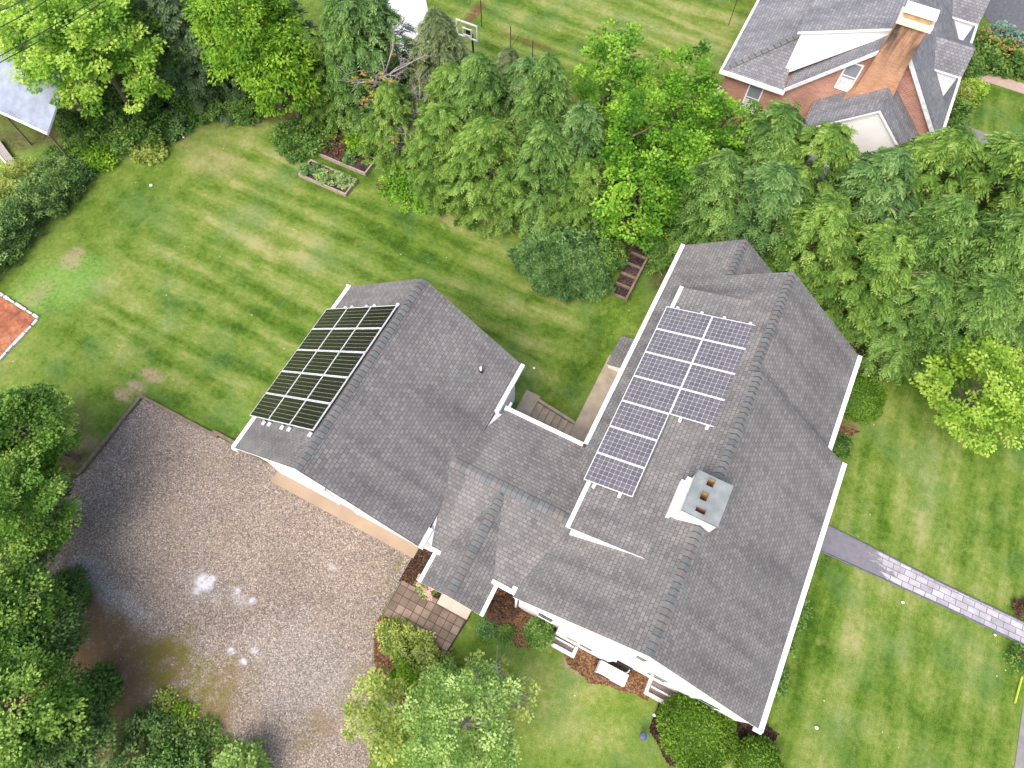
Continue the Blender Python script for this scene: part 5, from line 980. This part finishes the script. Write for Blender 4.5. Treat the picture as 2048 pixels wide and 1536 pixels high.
# rose bush with pink flowers
rb = empty('rose_bush', (-3.05, -.75, 0), 'rose bush with pink blooms in the dark mulch bed', 'rose bush')
P, d = crown_points(5, 40, .42, .3, .25); P[:, 0] += .1; link('foliage', clusters_mesh(5, P, d, L['boxwood'], 34, .12, (.04, .08)), rb)
for i, (x, y) in enumerate(((-.22, -.02), (-.16, -.14), (-.1, .12), (.12, -.22), (.28, -.28), (.42, -.36), (.3, -.1), (-.25, .1))):
    link('flower', clusters_mesh(20 + i, np.array([[x, y, .5]]), np.array([[0, 0, 1.]]), L['pink'], 40, .085, (.05, .07)), rb)
# bed plants
for i, (x, y, R, m, lb) in enumerate(((-17.6, 15.0, .5, 'barberry', 'dark red plant at the left end of the dark bed'), (-16.9, 14.95, .42, 'barberry', 'second dark red plant in the dark bed'), (-16.35, 14.8, .35, 'juniper', 'grey green plant in the middle of the dark bed'), (-17.3, 13.4, .45, 'juniper', 'grey green herb clump in the lawn side bed'), (-16.9, 13.2, .35, 'lettuce', 'small pale green clump in the middle of the bed'), (-16.2, 13.35, .5, 'lettuce', 'large pale green clump in the lawn side bed'), (-15.75, 13.45, .35, 'lettuce', 'pale green clump at the right end of the bed'), (-17.75, 13.2, .25, 'juniper', 'small herb at the left end of the lawn side bed'), (-13.9, 14.1, .4, 'barberry', 'dark weedy clump on the bare spot right of the beds'))):
    shrub('bed_plant', lb, 'plants in the raised beds', x, y, R, .35, L[m], 26, 34, .13, (.04, .09), 200 + i, z=.12, cat='plant')
# daylily bed by the neighbour
for i, (u, v, m, R, lb) in enumerate(((1962, 88, 'border', .8, 'dark green shrub at the house end of the daylily bed'), (1990, 100, 'border', 1., 'clump of leaves in the middle of the daylily bed'), (2025, 118, 'border', 1., 'clump of leaves at the right of the daylily bed'), (2000, 72, 'bluegreen', .8, 'blue green plants along the asphalt'), (2040, 88, 'bluegreen', .8, 'blue green plants at the right edge'), (1968, 118, 'border', .7, 'green clump beside the tan path end'))):
    x, y = U(u, v, .4); shrub('daylily_clump' if m == 'border' else 'lavender_clump', lb, 'plants of the neighbour bed', x, y, R, .8, L[m], 60, 40, .26, (.10, .2), 220 + i, cat='plant')
r = np.random.RandomState(8); fl = []
for i in range(26):
    u = r.uniform(1962, 2050); v = 72 + (u - 1962) * .42 + r.normal(0, 12); x, y = U(u, v, .85); fl.append((x, y, .85))
flo = empty('daylily_flowers', (fl[0][0], fl[0][1], 0), 'orange daylily blooms over the neighbour bed', 'flowers'); F_ = np.array(fl) - np.array([fl[0][0], fl[0][1], 0])
link('blooms', clusters_mesh(9, F_, np.tile([0, 0, 1.], (len(F_), 1)), L['orange'], 9, .13, (.07, .11)), flo)['kind'] = 'stuff'
for i, (x, y, R, H, m, lb) in enumerate(((8.9, 26.4, .8, 1.8, 'border', 'hedge shrub at the near right corner of the brick house'), (8.9, 28.2, .8, 2.0, 'border', 'second hedge shrub along the brick house right wall'), (8.9, 30.0, .75, 1.9, 'border', 'third hedge shrub along the brick house right wall'), (8.9, 31.6, .7, 1.4, 'dogwood_lime', 'reddish olive shrub along the brick house right wall'), (9.6, 32.9, .55, 1., 'maple_lime', 'lime yellow shrub beside the tan path'), (8.9, 34., .7, 1.2, 'border', 'shrub at the far end of the brick house wall'))):
    shrub('hedge_shrub', lb, 'shrubs along the brick house', x, y, R, H, L[m], 120, 40, .24, (.08, .13), 240 + i)
shrub('bed_plant', 'small reddish plant at the right edge above the front path', None, 16.4, 8.25, .3, .4, L['barberry'], 24, 34, .12, (.05, .08), 260, cat='plant')
shrub('bed_plant', 'small dark green plant at the right edge below the front path', None, 16.6, 6.5, .4, .4, L['border'], 24, 34, .14, (.05, .08), 261, cat='plant')
r = np.random.RandomState(78); n = 900; a_ = r.uniform(0, 1, n); sx = np.where(a_ < .45, r.uniform(-17., -3.6, n), r.uniform(-4.2, -3.3, n)); sy = np.where(a_ < .45, -.4 + r.normal(0, .9, n), r.uniform(-4.2, -.4, n))
kk = (sx < -3.9) & (sy < .2); sx = sx[kk]; sy = sy[kk]; m_ = len(sx)
V = leaf_quads(np.stack([sx, sy, np.full(m_, .022)], 1), unit(np.stack([r.normal(0, 1, m_), r.normal(0, 1, m_), np.full(m_, .2)], 1)), unit(np.stack([r.normal(0, .3, m_), r.normal(0, .3, m_), np.ones(m_)], 1)), r.uniform(.03, .06, m_), r.uniform(.03, .05, m_))
tag(link('loose_stones', quads('loose_stones', V, r.uniform(0, 1, m_), [leafmat('stone_chips', (.14, .13, .12), (.30, .27, .25), (.50, .47, .45), .02)])), 'loose stone chips scattered over the gravel driveway', 'stones', None, 'stuff')
r = np.random.RandomState(77); n = 420
px = np.concatenate([r.uniform(-16, -2, n), r.uniform(-22, 8, n)]); py = np.concatenate([r.uniform(-8, .2, n), r.uniform(8, 15.5, n)]); kp = ~((px > -2.9) & (py > 4)); px = px[kp]; py = py[kp]; m_ = len(px)
V = leaf_quads(np.stack([px, py, np.full(m_, .03)], 1), unit(np.stack([r.normal(0, 1, m_), r.normal(0, 1, m_), np.zeros(m_)], 1)), unit(np.stack([r.normal(0, .2, m_), r.normal(0, .2, m_), np.ones(m_)], 1)), r.uniform(.04, .08, m_), r.uniform(.03, .05, m_))
lit = link('leaf_litter', quads('leaf_litter', V, r.uniform(0, 1, m_), [leafmat('fallen_leaves', (.10, .06, .025), (.22, .18, .05), (.34, .30, .12), .1)])); tag(lit, 'small fallen leaves scattered on the gravel and the lawn', 'leaves', None, 'stuff')
print('objects', len(S.objects), 'faces', sum(len(m.polygons) for m in bpy.data.meshes))
